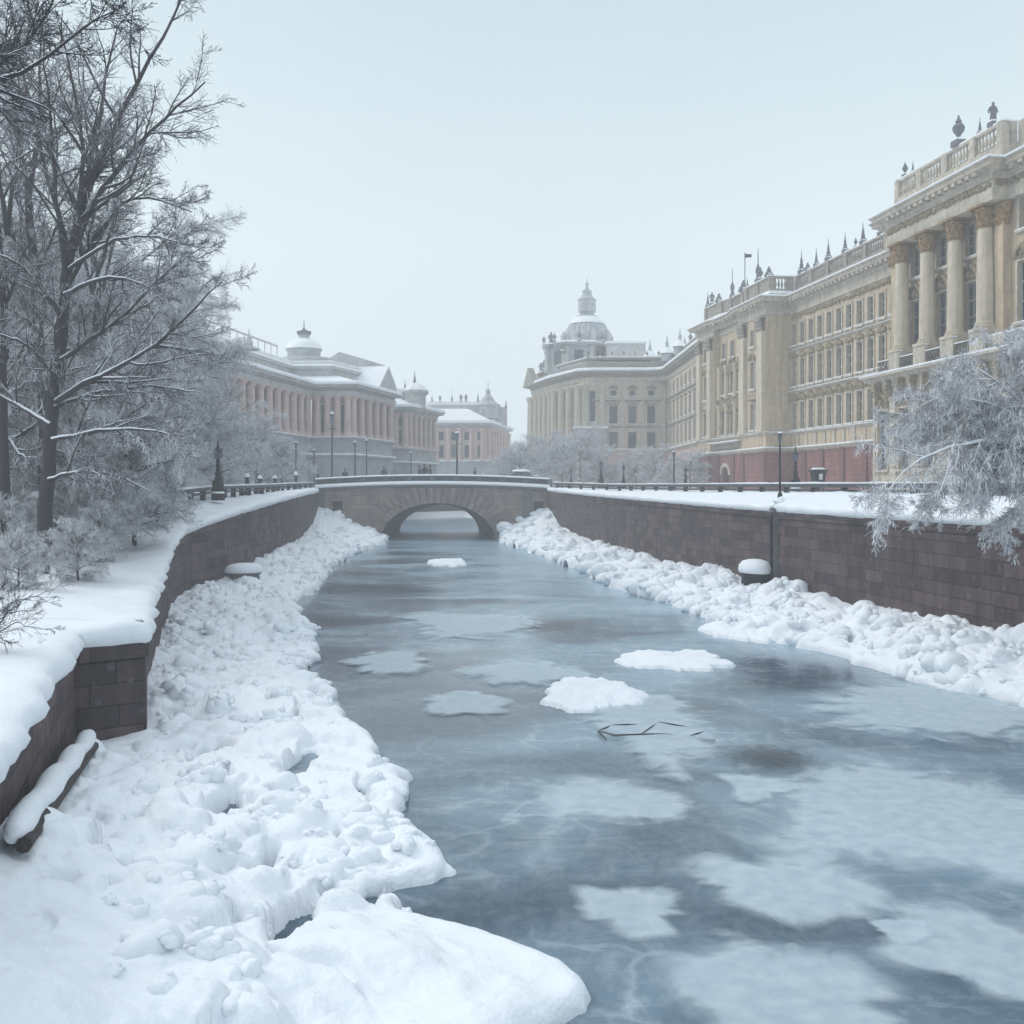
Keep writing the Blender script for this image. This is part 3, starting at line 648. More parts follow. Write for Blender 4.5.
def silt():
    m = bpy.data.materials.new('dark_silt_in_ice'); m.use_nodes = True; t = m.node_tree; b = t.nodes['Principled BSDF']
    b.inputs['Base Color'].default_value = (0.010, 0.020, 0.032, 1); b.inputs['Roughness'].default_value = 0.35
    at = nd(t, 'ShaderNodeAttribute', attribute_name='rim'); tc = nd(t, 'ShaderNodeTexCoord'); n = nd(t, 'ShaderNodeTexNoise'); n.inputs['Scale'].default_value = 5.0; n.inputs['Detail'].default_value = 12; n.inputs['Roughness'].default_value = 0.85
    t.links.new(tc.outputs['Object'], n.inputs['Vector']); k = nd(t, 'ShaderNodeMath', operation='SUBTRACT'); t.links.new(n.outputs['Fac'], k.inputs[0])
    ml = nd(t, 'ShaderNodeMath', operation='MULTIPLY'); ml.inputs[1].default_value = 0.42; t.links.new(at.outputs['Fac'], ml.inputs[0]); t.links.new(ml.outputs[0], k.inputs[1])
    mr = nd(t, 'ShaderNodeMapRange'); mr.inputs['From Min'].default_value = 0.20; mr.inputs['From Max'].default_value = 0.40; mr.inputs['To Max'].default_value = 0.62; t.links.new(k.outputs[0], mr.inputs[0]); t.links.new(mr.outputs[0], b.inputs['Alpha'])
    for i, (u0, u1, v0, v1, rot, lb) in enumerate([(705, 835, 738, 784, -0.42, 'dark smear of silt in the ice trailing from the fallen branch')]):
        Y1, Y0 = 5000 / (v0 - VH), 5000 / (v1 - VH); Yc = (Y0 + Y1) / 2; rx = (u1 - u0) / 2 * Yc / F; ry = (Y1 - Y0) / 2.6
        V = [(0, 0, 0)]; rim = [0.0]; Fc = []; na = 40
        for r in range(1, 9):
            for a in range(na): V.append((r / 8 * rx * 1.2 * math.cos(a * 2 * math.pi / na), r / 8 * ry * 1.2 * math.sin(a * 2 * math.pi / na), 0)); rim.append(r / 8)
        for a in range(na): Fc.append((0, 1 + a, 1 + (a + 1) % na))
        for r in range(7):
            for a in range(na): s0 = 1 + r * na; Fc.append((s0 + a, s0 + na + a, s0 + na + (a + 1) % na, s0 + (a + 1) % na))
        me = bpy.data.meshes.new('silt_patch'); me.from_pydata(V, [], Fc); me.attributes.new('rim', 'FLOAT', 'POINT').data.foreach_set('value', rim); me.materials.append(m)
        tag(link('silt_patch', me, loc=(X((u0 + u1) / 2, Yc), Yc, 0.06 + 0.004 * i), rz=rot), lb, 'silt patch')
silt()

# ------------------------------------------------------------------ stone bridge
def bridge():
    Y0, Y1 = 94.0, 110.0
    t = thing('stone_bridge', 'low stone arch bridge crossing the frozen canal, snow along its cornice', 'bridge', (-7.0, Y0, 0))
    off = tuple(t.location)
    xl, xr = -18.3, 3.35
    c0, a0, h0 = -6.95, 5.4, 3.52; c1, a1, h1 = -8.1, 4.45, 3.15
    def ztop(x): return 4.85 + 0.46 * max(0, 1 - ((x + 7.4) / 12.5) ** 2)
    mb = MB(off); rng = 60; xs = sorted(set([xl + (xr - xl) * i / 50 for i in range(51)] + [c0 - a0 * math.cos(math.pi * k / rng) for k in range(rng + 1)]))
    def arch(x): q = 1 - ((x - c0) / a0) ** 2; return h0 * math.sqrt(q) if q > 0 else None
    for xa, xb in zip(xs[:-1], xs[1:]):
        if xb - xa < 1e-6: continue
        if c0 - a0 - 1e-6 <= xa and xb <= c0 + a0 + 1e-6: za, zb = (arch(xa) or 0.0), (arch(xb) or 0.0)
        else: za = zb = -1.0
        mb.add([(xa, Y0, za), (xb, Y0, zb), (xb, Y0, ztop(xb)), (xa, Y0, ztop(xa))], [(0, 1, 2, 3)], [[(xa, za), (xb, zb), (xb, ztop(xb)), (xa, ztop(xa))]])
        mb.add([(xa, Y1, -1 if za < 0 else za * .88), (xb, Y1, -1 if zb < 0 else zb * .88), (xb, Y1, ztop(xb)), (xa, Y1, ztop(xa))], [(3, 2, 1, 0)], [[(xa, za), (xb, zb), (xb, 5), (xa, 5)]])
    wall = mb.build('wall', M_BRIDGE, t)
    v = MB(off); ang = [math.pi * k / 30 for k in range(31)]; ns = 12
    pts = [[(c0 + (c1 - c0) * s / ns - (a0 + (a1 - a0) * s / ns) * math.cos(a), Y0 + (Y1 - Y0) * s / ns, (h0 + (h1 - h0) * s / ns) * math.sin(a) - 0.02) for a in ang] for s in range(ns + 1)]
    for s in range(ns):
        for k in range(30): v.add([pts[s][k], pts[s + 1][k], pts[s + 1][k + 1], pts[s][k + 1]], [(3, 2, 1, 0)], [[(k * .4, s * 1.3), (k * .4, s * 1.3 + 1.3), (k * .4 + .4, s * 1.3 + 1.3), (k * .4 + .4, s * 1.3)]])
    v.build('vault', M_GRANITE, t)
    ring = MB(off); nv = 27                                            # wedge stones round the arch, each standing a little proud
    for k in range(nv):
        b0, b1 = math.pi * (k + 0.11) / nv, math.pi * (k + 0.89) / nv
        key = abs(k - nv // 2) <= 0
        r = 0.62 + (0.25 if key else 0); pr = 0.10 + (0.08 if key else 0) + 0.015 * (k % 2)
        def q(a, e, y): return (c0 - (a0 + e) * math.cos(a), y, (h0 + e) * math.sin(a))
        P = [q(b0, -0.03, Y0 - pr), q(b1, -0.03, Y0 - pr), q(b1, r, Y0 - pr), q(b0, r, Y0 - pr), q(b0, -0.03, Y0 + .1), q(b1, -0.03, Y0 + .1), q(b1, r, Y0 + .1), q(b0, r, Y0 + .1)]
        u = k * 3.1; ring.add(P, [(3, 2, 1, 0), (0, 1, 5, 4), (1, 2, 6, 5), (2, 3, 7, 6), (3, 0, 4, 7)], [[(u + .1, .1), (u + .5, .1), (u + .5, .3), (u + .1, .3)]] * 5)
    ring.build('arch_ring', M_BRIDGE, t)
    fan = MB(off); nf = 21                                             # long radiating blocks of the spandrels
    for k in range(nf):
        b0, b1 = R(24 + 132 * (k + 0.13) / nf), R(24 + 132 * (k + 0.87) / nf); e1 = 1.55 + 0.25 * (k % 2)
        def q2(a, e, y):
            x = c0 - (a0 + e) * math.cos(a); return (x, y, min((h0 + e) * math.sin(a), ztop(x) - 0.35))
        if q2((b0 + b1) / 2, 0.66, 0)[2] > 4.6 and q2((b0 + b1) / 2, e1, 0)[2] - q2((b0 + b1) / 2, 0.66, 0)[2] < 0.15: continue
        P = [q2(b0, .64, Y0 - .13), q2(b1, .64, Y0 - .13), q2(b1, e1, Y0 - .13), q2(b0, e1, Y0 - .13), q2(b0, .64, Y0 + .05), q2(b1, .64, Y0 + .05), q2(b1, e1, Y0 + .05), q2(b0, e1, Y0 + .05)]
        u = k * 2.7; fan.add(P, [(3, 2, 1, 0), (0, 1, 5, 4), (1, 2, 6, 5), (2, 3, 7, 6), (3, 0, 4, 7)], [[(u + .1, .1), (u + .7, .1), (u + .7, .3), (u + .1, .3)]] * 5)
    fan.build('spandrel_blocks', M_BRIDGE, t)
    for x, w_, dz in ((-18.35, 0.75, 0.1), (0.95, 0.9, -0.12)):        # flat piers on the face
        p = MB(off); p.box(x, x + w_, Y0 - 0.14, Y0 + .1, -0.6, ztop(x) - 0.05); p.box(x - .06, x + w_ + .06, Y0 - 0.2, Y0 + .1, ztop(x) - 0.05, ztop(x) + 0.12); p.build('pier', M_COPING, t)
    for (x, z) in ((-16.4, 3.3), (2.5, 3.3)):                           # culvert mouths as solid dark panels, the shade inside put into the colour
        c = MB(off); c.box(x - .45, x + .45, Y0 - .05, Y0 + .02, z - .6, z + .35); c.build('culvert_shade_panel', M_DARK, t)
        c = MB(off); c.box(x - .6, x + .6, Y0 - .16, Y0 - .0, z + .36, z + .56); c.build('culvert_lintel', M_BRIDGE, t)
    n = 40; X_ = [xl - .2 + (xr - xl + .4) * i / n for i in range(n + 1)]
    def strip(prof, y, sgn, name, m):
        s = MB(off); mlen = len(prof)
        for x in X_:
            for (o, z) in prof: s.v.append((x, y + sgn * o, ztop(x) + z))
        for i in range(n):
            for j in range(mlen - 1): s.f.append([i * mlen + j, i * mlen + j + 1, (i + 1) * mlen + j + 1, (i + 1) * mlen + j][::int(-sgn)]); s.uv.append(None)
        return s.build(name, m, t)
    strip([(-.02, -.36), (.26, -.24), (.32, -.02), (-.1, -.01)], Y0, -1, 'cornice', M_COPING)
    strip([(.33, -.06), (.36, .04), (.3, .15), (.08, .24), (-.26, .28)], Y0, -1, 'cornice_snow', M_SNOW)
    for (y, s) in ((Y0 + .18, -1), (Y1 - .3, 1)):
        par = strip([(0, 0.0), (0, .18), (-.05, .20), (-.05, .62), (.05, .64), (.05, .76), (-.42, .76), (-.42, .64), (-.33, .62), (-.33, 0)], y, s, 'parapet', M_IRON if s < 0 else M_COPING)
        sn = strip([(.06, .75), (.08, .80), (.0, .87), (-.18, .90), (-.38, .86), (-.44, .76)], y, s, 'snow_cap', M_SNOW); sn.parent = par
    for i in range(0, n + 1, 4):
        p = MB(off); x = X_[i]; p.box(x - .22, x + .22, Y0 + .08, Y0 + .2, ztop(x) - .02, ztop(x) + .77); p.build('parapet_post', M_COPING, t)
    d = MB(off)
    for xa, xb in zip(X_[:-1], X_[1:]): d.add([(xa, Y0 + .4, ztop(xa) + .04), (xb, Y0 + .4, ztop(xb) + .04), (xb, Y1 - .4, ztop(xb) + .04), (xa, Y1 - .4, ztop(xa) + .04)], [(0, 1, 2, 3)])
    d.build('deck', M_SNOWFAR, t)
    return ztop
DECKZ = bridge()

# ------------------------------------------------------------------ low railings on both quays
def railing(path, offs, zf, label, y0, y1, name='quay_railing', step=2.4):
    ys = np.linspace(y0, y1, 80); pts = []
    for y in ys: pts.append((wallx(path, y) + offs(y), y, zf(y)))
    t = thing(name, label, 'railing', pts[0]); off = tuple(t.location)
    P = [(a, b) for a, b, c in pts]
    def run(o0, o1, z0, z1, nm, m, par=None, rough=0):
        s = MB(off); q = 4
        for i, (x, y, z) in enumerate(pts):
            k = rough * (random.random() - .3)
            for (o, h) in ((o0, z0), (o1, z0), (o1, z1 + k), (o0, z1 + k)): s.v.append((x + o, y, z + h))
        for i in range(len(pts) - 1):
            for j in range(4): s.f.append([i * 4 + j, i * 4 + (j + 1) % 4, i * 4 + 4 + (j + 1) % 4, i * 4 + 4 + j]); s.uv.append(None)
        s.f += [[3, 2, 1, 0], [len(s.v) - 4 + j for j in range(4)]]; s.uv += [None, None]
        return s.build(nm, m, t if par is None else par)
    r = run(-.16, .16, .22, .40, 'top_rail', M_IRON); run(-.14, .14, .402, .47, 'snow_cap', M_SNOW, r, 0.05)
    run(-.07, .07, .02, .13, 'lower_rail', M_IRON)
    d = 0; last = None; n = 0
    for i, (x, y, z) in enumerate(pts):
        if last is None or math.hypot(x - last[0], y - last[1]) > step:
            last = (x, y); p = MB(off); p.box(x - .12, x + .12, y - .12, y + .12, z - .45, z + .225); p.lathe(x, y, [(.13, z + .14), (.2, z + .18), (.13, z + .222)], 8); p.build('post', M_DARK, t); n += 1
railing(RWs, lambda y: np.interp(y, [27, 45, 80, 93], [5.0, 4.6, 2.6, 0.6]), lambda y: np.interp(y, [20, 45, 80, 93], [4.72, 4.75, 4.80, 5.0]), 'low iron quay railing with a snowy top in front of the palaces', 22, 93.4)
railing(LWs, lambda y: -np.interp(y, [45, 52, 80, 93], [2.2, 2.2, 1.6, 0.4]), lambda y: np.interp(y, [44, 54, 70, 93], [4.35, 4.62, 4.75, 5.0]), 'low iron railing climbing to the bridge past the frosted trees', 45, 93.4)

# ------------------------------------------------------------------ palaces
def pt(P, d, s, o=0.0): return (P[0] + d[0] * s - d[1] * o, P[1] + d[1] * s + d[0] * o)
def seg(P, Q):
    L = math.hypot(Q[0] - P[0], Q[1] - P[1]); return ((Q[0] - P[0]) / L, (Q[1] - P[1]) / L), L
def pierced(mb, P, Q, z0, z1, ops, depth=0.32):
    """A wall with real openings: ops = (s0, s1, za, zb)."""
    d, L = seg(P, Q)
    ss = sorted({0.0, L, *[o[0] for o in ops], *[o[1] for o in ops]}); zs = sorted({z0, z1, *[o[2] for o in ops], *[o[3] for o in ops]})
    def q(s, o, z): a = pt(P, d, s, o); return (a[0], a[1], z)
    for sa, sb in zip(ss[:-1], ss[1:]):
        for za, zb in zip(zs[:-1], zs[1:]):
            if sb - sa < 1e-5 or zb - za < 1e-5: continue
            cs, cz = (sa + sb) / 2, (za + zb) / 2
            if any(o[0] < cs < o[1] and o[2] < cz < o[3] for o in ops): continue
            mb.add([q(sa, 0, za), q(sb, 0, za), q(sb, 0, zb), q(sa, 0, zb)], [(3, 2, 1, 0)], [[(sb * 1.0, zb), (sb, za), (sa, za), (sa, zb)][::1]])
            mb.uv[-1] = [(sa, zb), (sb, zb), (sb, za), (sa, za)]
    for (sa, sb, za, zb) in ops:
        for (a, c) in (((sa, za), (sb, za)), ((sb, za), (sb, zb)), ((sb, zb), (sa, zb)), ((sa, zb), (sa, za))):
            mb.add([q(a[0], 0, a[1]), q(c[0], 0, c[1]), q(c[0], -depth, c[1]), q(a[0], -depth, a[1])], [(0, 1, 2, 3)])
WM = {}
def window_meshes(w, h, hood, far):
    key = (round(w, 2), round(h, 2), hood, far)
    if key in WM: return WM[key]
    fr = MB(); jw = min(0.16, w * .2)
    for s in (-1, 1): fr.box(s * (w / 2 + jw / 2) - jw / 2, s * (w / 2 + jw / 2) + jw / 2, 0.003, 0.09, 0.0, h + jw)       # surround
    fr.box(-w / 2, w / 2, 0.003, 0.088, h, h + jw)
    fr.box(-w / 2 - jw - .08, w / 2 + jw + .08, 0.003, 0.2, -.14, -.003)                                                     # sill
    sash = MB(); y0, y1 = -.24, -.17; b = .07
    for (x0, x1, z0, z1) in ((-w / 2, -w / 2 + b, 0, h), (w / 2 - b, w / 2, 0, h), (-w / 2 + b, w / 2 - b, 0, b), (-w / 2 + b, w / 2 - b, h - b, h), (-.03, .03, b, h - b)): sash.box(x0, x1, y0, y1, z0, z1)
    zs = [h * .36, h * .68] if not far else [h * .66]
    for z in zs:
        sash.box(-w / 2 + b, -.03, y0 + .002, y1 - .002, z - .03, z + .03); sash.box(.03, w / 2 - b, y0 + .002, y1 - .002, z - .03, z + .03)
    pane = MB(); pane.box(-w / 2, w / 2, -.30, -.25, 0, h)
    sn = MB(); sn.box(-w / 2 - jw - .1, w / 2 + jw + .1, .02, .21, 0.0, .07)
    hd = None
    if hood:
        hd = MB(); W2 = w / 2 + jw + .12; zb = h + jw + .12
        if hood == 'flat':
            hd.box(-W2, W2, 0.003, .25, zb, zb + .12); hd.box(-w / 2, w / 2, 0.003, .1, zb - .1, zb - .002)
        elif hood == 'gable':
            hd.add([(-W2, .003, zb), (W2, .003, zb), (0, .003, zb + W2 * .55), (-W2, .24, zb), (W2, .24, zb), (0, .24, zb + W2 * .55)], [(3, 5, 4), (0, 2, 5, 3), (1, 4, 5, 2), (0, 3, 4, 1)])
            hd.ball((0, .12, zb - .08), .14, 1.2)
        else:                                                           # round arched head with carving in the field
            n = 12; W3 = W2 * .78
            for k in range(n):
                a, c = math.pi * k / n, math.pi * (k + 1) / n
                P = [(r * math.cos(q), y, zb + r * math.sin(q) * (1.0 if hood == 'arch' else .62)) for y in (.003, .24) for (r, q) in ((W3, a), (W2, a), (W2, c), (W3, c))]
                hd.add(P, [(4, 5, 6, 7), (1, 2, 6, 5), (0, 4, 7, 3), (0, 1, 5, 4), (2, 3, 7, 6)])
            hd.ball((0, .1, zb + W3 * .35), W3 * .38, 1.0); hd.ball((-W3 * .5, .08, zb + W3 * .12), W3 * .22); hd.ball((W3 * .5, .08, zb + W3 * .12), W3 * .22)
            hd.box(-W2, W2, 0.003, .16, zb - .1, zb - .004)
            hd.box(-.1, .1, 0.004, .3, zb + W2 * (.8 if hood == 'arch' else .48), zb + W2 * (1.12 if hood == 'arch' else .74))
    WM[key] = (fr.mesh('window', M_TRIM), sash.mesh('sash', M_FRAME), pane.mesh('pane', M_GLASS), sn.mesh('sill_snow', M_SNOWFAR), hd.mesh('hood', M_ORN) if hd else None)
    return WM[key]
def window(t, P, d, s, z, w, h, hood=None, far=False, snow=True):
    fr, sash, pane, sn, hd = window_meshes(w, h, hood, far)
    x, y = pt(P, d, s); rz = math.atan2(d[1], d[0]); off = t.location
    wdw = link('window', fr, t, (x - off[0], y - off[1], z - off[2]), rz)
    link('pane', pane, wdw)
    if not far: link('sash', sash, wdw)
    if snow: link('sill_snow', sn, wdw)
    if hd: link('hood', hd, wdw)
def bay_ops(items): return [(s - w / 2, s + w / 2, z, z + h) for (s, z, w, h, *_) in items]
def facade(t, mb, P, Q, z0, z1, items, far=False, hoods=True):
    d, L = seg(P, Q); pierced(mb, P, Q, z0, z1, bay_ops(items))
    for it in items: window(t, P, d, it[0], it[1], it[2], it[3], it[4] if len(it) > 4 else None, far, not (len(it) > 5 and it[5] == 0))
def column_mesh(r, h, fluted=False):
    c = MB(); c.box(-r * 1.35, r * 1.35, -r * 1.35, r * 1.35, 0, r * .35)
    c.lathe(0, 0, [(r * 1.3, r * .35), (r * 1.3, r * .6), (r * 1.1, r * .7), (r * 1.15, r * .9), (r, r * 1.05), (r * 1.0, h * .33), (r * .86, h)], 20)
    return c.mesh('column', M_CREAM2, False)
def capital_mesh(r, h):
    c = MB(); c.lathe(0, 0, [(r * .95, 0), (r * 1.0, h * .06), (r * .88, h * .1), (r * .92, h * .5), (r * 1.2, h * .85)], 16)
    for tier, (z, rr, n) in enumerate(((h * .1, r * .95, 9), (h * .42, r * 1.02, 9))):
        for k in range(n):
            a = 2 * math.pi * (k + tier * .5) / n; ca, sa = math.cos(a), math.sin(a); w = r * .30
            P = []
            for (e, zz, ww) in ((0, 0, .9), (.05, .2, 1.1), (.20, .34, .8), (.32, .30, .3)):
                for s in (-1, 1): P.append((ca * (rr + e * r) - sa * w * ww * s, sa * (rr + e * r) + ca * w * ww * s, z + zz * h))
            for e, zz in ((.1, .26), (-.05, 0)):
                P.append((ca * (rr + e * r), sa * (rr + e * r), z + zz * h))
            c.add(P, [(0, 1, 3, 2), (2, 3, 5, 4), (4, 5, 7, 6), (6, 7, 8)])
    for k in range(4):
        a = math.pi / 4 + k * math.pi / 2; c.ball((math.cos(a) * r * 1.42, math.sin(a) * r * 1.42, h * .8), r * .26, 1.0)
    c.box(-r * 1.4, r * 1.4, -r * 1.4, r * 1.4, h * .9, h)
    return c.mesh('capital', M_GOLD)
def put_column(t, col, cap, x, y, z, h, rz=0, name='column'):
    off = t.location; o = link(name, col, t, (x - off[0], y - off[1], z - off[2]), rz)
    if cap: link('capital', cap, o, (0, 0, h))
def pinnacle_mesh(kind):
    p = MB()
    if kind == 'urn':
        p.box(-.36, .36, -.36, .36, 0, .4); p.lathe(0, 0, [(.3, .4), (.14, .55), (.12, .7), (.34, 1.0), (.40, 1.25), (.3, 1.45), (.16, 1.55), (.22, 1.65), (.1, 1.85), (.04, 2.1)], 12)
    elif kind == 'spire':
        p.box(-.34, .34, -.34, .34, 0, .45); p.lathe(0, 0, [(.38, .45), (.42, .55), (.2, .75), (.24, 1.0), (.15, 1.25), (.17, 1.4), (.06, 2.0), (.02, 2.7)], 10)
    elif kind == 'figure':                                               # weathered statue: plinth, robed body, head
        p.box(-.34, .34, -.34, .34, 0, .4); p.lathe(0, 0, [(.30, .4), (.28, .8), (.22, 1.2), (.30, 1.5), (.27, 1.68), (.10, 1.76), (.13, 1.86), (.13, 1.98), (.06, 2.08)], 10, sy=.75)
        p.tube([(.26, 0, 1.6), (.42, .05, 1.3), (.32, .16, 1.05)], [.09, .075, .06], 6); p.tube([(-.26, 0, 1.6), (-.40, .02, 1.35), (-.30, .12, 1.15)], [.09, .075, .06], 6)
    elif kind == 'lance':
        p.box(-.4, .4, -.4, .4, 0, .5); p.lathe(0, 0, [(.42, .5), (.3, .75), (.25, 1.2), (.36, 1.5), (.36, 1.9), (.2, 2.3), (.08, 2.7), (.06, 4.4), (.02, 5.0)], 10)
    elif kind == 'rider':                                                # low crouching group
        p.box(-.6, .6, -.34, .34, 0, .35); p.lathe(0, 0, [(.5, .35), (.46, .6), (.25, .9), (.3, 1.05), (.14, 1.2), (.15, 1.38), (.04, 1.5)], 9, sx=1.15, sy=.7)
    return p.mesh('pinnacle', M_STATUE)
PIN = {k: pinnacle_mesh(k) for k in ('urn', 'spire', 'figure', 'lance', 'rider')}
def pinnacle(t, kind, x, y, z, sc=1.0, rz=0):
    off = t.location; o = link({'figure': 'statue', 'rider': 'statue_group', 'urn': 'urn'}.get(kind, 'pinnacle'), PIN[kind], t, (x - off[0], y - off[1], z - off[2]), rz); o.scale = (sc, sc, sc)
    s = MB(); s.lathe(0, 0, [(.42, .41), (.36, .5), (.12, .56)], 10); link('snow_cap', SNOWPIN, o)
_s = MB(); _s.lathe(0, 0, [(.43, .38), (.40, .5), (.22, .58), (.1, .6)], 10); SNOWPIN = _s.mesh('snow_cap', M_SNOWFAR)
def balustrade(t, plan, z, h, back=0.0, solid=(), m=None, gap=.31, name='balustrade'):
    """Piers, rails and turned balusters along a plan line; stretches in solid are plain panels."""
    mb = MB(tuple(t.location)); sn = MB(tuple(t.location))
    for i in range(len(plan) - 1):
        P, Q = plan[i], plan[i + 1]; d, L = seg(P, Q)
        mb.obox(P, d, 0, L, -.42 - back, -.1 - back, z, z + .16); mb.obox(P, d, 0, L, -.45 - back, -.07 - back, z + h - .15, z + h)
        sn.obox(P, d, -.05, L + .05, -.46 - back, -.06 - back, z + h + .002, z + h + .1)
        n = max(1, round(L / 3.2)); pl = L / n
        for k in range(n + 1):
            s0 = min(max(k * pl - .28, 0.004), L - .56); mb.obox(P, d, s0, s0 + .55, -.48 - back, -.02 - back, z + .003, z + h - .003)
        for k in range(n):
            if i in solid: mb.obox(P, d, k * pl + .29, (k + 1) * pl - .28, -.36 - back, -.16 - back, z + .16, z + h - .15); continue
            nb = max(1, int((pl - .55) / gap))
            for j in range(nb):
                s = k * pl + .28 + (j + .5) * (pl - .55) / nb; x, y = pt(P, d, s, -.26 - back)
                mb.lathe(x, y, [(.07, z + .16), (.06, z + .25), (.13, z + .16 + (h - .31) * .4), (.06, z + .16 + (h - .31) * .8), (.07, z + h - .15)], 6)
    o = mb.build(name, m or M_TRIM2, t); s = sn.build('snow_cap', M_SNOWFAR, o); return o
def moulding(t, plan, prof, name, m): mb = MB(tuple(t.location)); mb.sweep(plan, prof); return mb.build(name, m, t)
def ledge(t, plan, z, out, h, m, snow=.10, name='ledge'):
    o = moulding(t, plan, [(0.003, z - h), (out * .5, z - h * .7), (out * .55, z - h * .35), (out, z - h * .25), (out, z), (0.003, z)], name, m)
    if snow:
        s = MB(tuple(t.location)); s.sweep(plan, [(out + .02, z + .004), (out + .03, z + snow * .5), (out - .06, z + snow), (.004, z + snow * 1.25)]); s.build('ledge_snow', M_SNOW, o)
    return o
def cornice(t, plan, z, out, h, m, snow=.2, dent=True):
    o = moulding(t, plan, [(.004, z - h), (out * .12, z - h), (out * .12, z - h * .72), (out * .3, z - h * .62), (out * .3, z - h * .45), (out * .82, z - h * .36), (out * .86, z - h * .12), (out, z - h * .06), (out, z), (-.4, z)], 'cornice', m)
    if dent:
        q = MB(tuple(t.location))
        pr = []
        for i in range(len(plan) - 1):
            d, L = seg(plan[i], plan[i + 1]); n = max(1, int((L - out * 1.6) / .7))
            for k in range(n):
                a = out * .8 + k * (L - out * 1.6) / n; pr += [pt(plan[i], d, a, out * .3), pt(plan[i], d, a, out * .76), pt(plan[i], d, a + .36, out * .76), pt(plan[i], d, a + .36, out * .3)]
        z0_, z1_ = z - h * .6, z - h * .375; q.add([(x, y, zz) for x, y in pr for zz in (z0_, z1_)], [(2 * k, 2 * k + 2, 2 * k + 3, 2 * k + 1) for k in range(len(pr) - 1)] + [(8 * k, 8 * k + 6, 8 * k + 4, 8 * k + 2) for k in range(len(pr) // 4)])
        q.build('dentil_molding', m, o)
    s = MB(tuple(t.location)); s.sweep(plan, [(out + .03, z + .004), (out + .05, z + snow * .45), (out - .1, z + snow * .9), (out * .4, z + snow * 1.1), (-.5, z + snow * 1.2)]); s.build('cornice_snow', M_SNOW, o)
    return o
def frieze(t, plan, z0, z1, m, out=.06, seed=1):
    """Band of carved scrolls: raised bosses of uneven size."""
    mb = MB(tuple(t.location)); rg = random.Random(seed)
    for i in range(len(plan) - 1):
        d, L = seg(plan[i], plan[i + 1]); s = .2
        while s < L - .2:
            r = (z1 - z0) * rg.uniform(.22, .42); zc = rg.uniform(z0 + r, z1 - r); x, y = pt(plan[i], d, s, out * .5)
            mb.ball((x, y, zc), r, 1.0, 6, 5); s += r * rg.uniform(1.2, 2.0)
    return mb.build('carved_frieze', m, t)
def roof(t, plan_closed, z, m, name='roof', thick=.25):
    bm = bmesh.new(); off = t.location; vs = [bm.verts.new((x - off[0], y - off[1], z - off[2])) for x, y in plan_closed]; f = bm.faces.new(vs)
    r = bmesh.ops.extrude_face_region(bm, geom=[f]); bmesh.ops.translate(bm, verts=[v for v in r['geom'] if isinstance(v, bmesh.types.BMVert)], vec=(0, 0, thick))
    bmesh.ops.recalc_face_normals(bm, faces=bm.faces[:]); me = bpy.data.meshes.new(name); bm.to_mesh(me); bm.free(); me.materials.append(m); return link(name, me, t)
def rustic(t, P, Q, z0, z1, m, rh=.45, out=.06, ops=(), name='rusticated_base', bw=1.1):
    """Projecting base courses with open joints; returns the part."""
    d, L = seg(P, Q); mb = MB(tuple(t.location)); n = round((z1 - z0) / rh)
    for k in range(n):
        za, zb = z0 + (z1 - z0) * k / n + .02, z0 + (z1 - z0) * (k + 1) / n - .02
        cuts = [(0.0, L)]
        for (a, b_, c, e) in ops:
            if c < zb and e > za: cuts = [q for (p0, p1) in cuts for q in ((p0, min(p1, a)), (max(p0, b_), p1)) if q[1] - q[0] > .05]
        for (a, b_) in cuts:
            nn = max(1, round((b_ - a) / bw))
            for j in range(nn): mb.obox(P, d, a + (b_ - a) * j / nn + .012, a + (b_ - a) * (j + 1) / nn - .012, 0.003, out, za, zb)
    return mb.build(name, m, t)

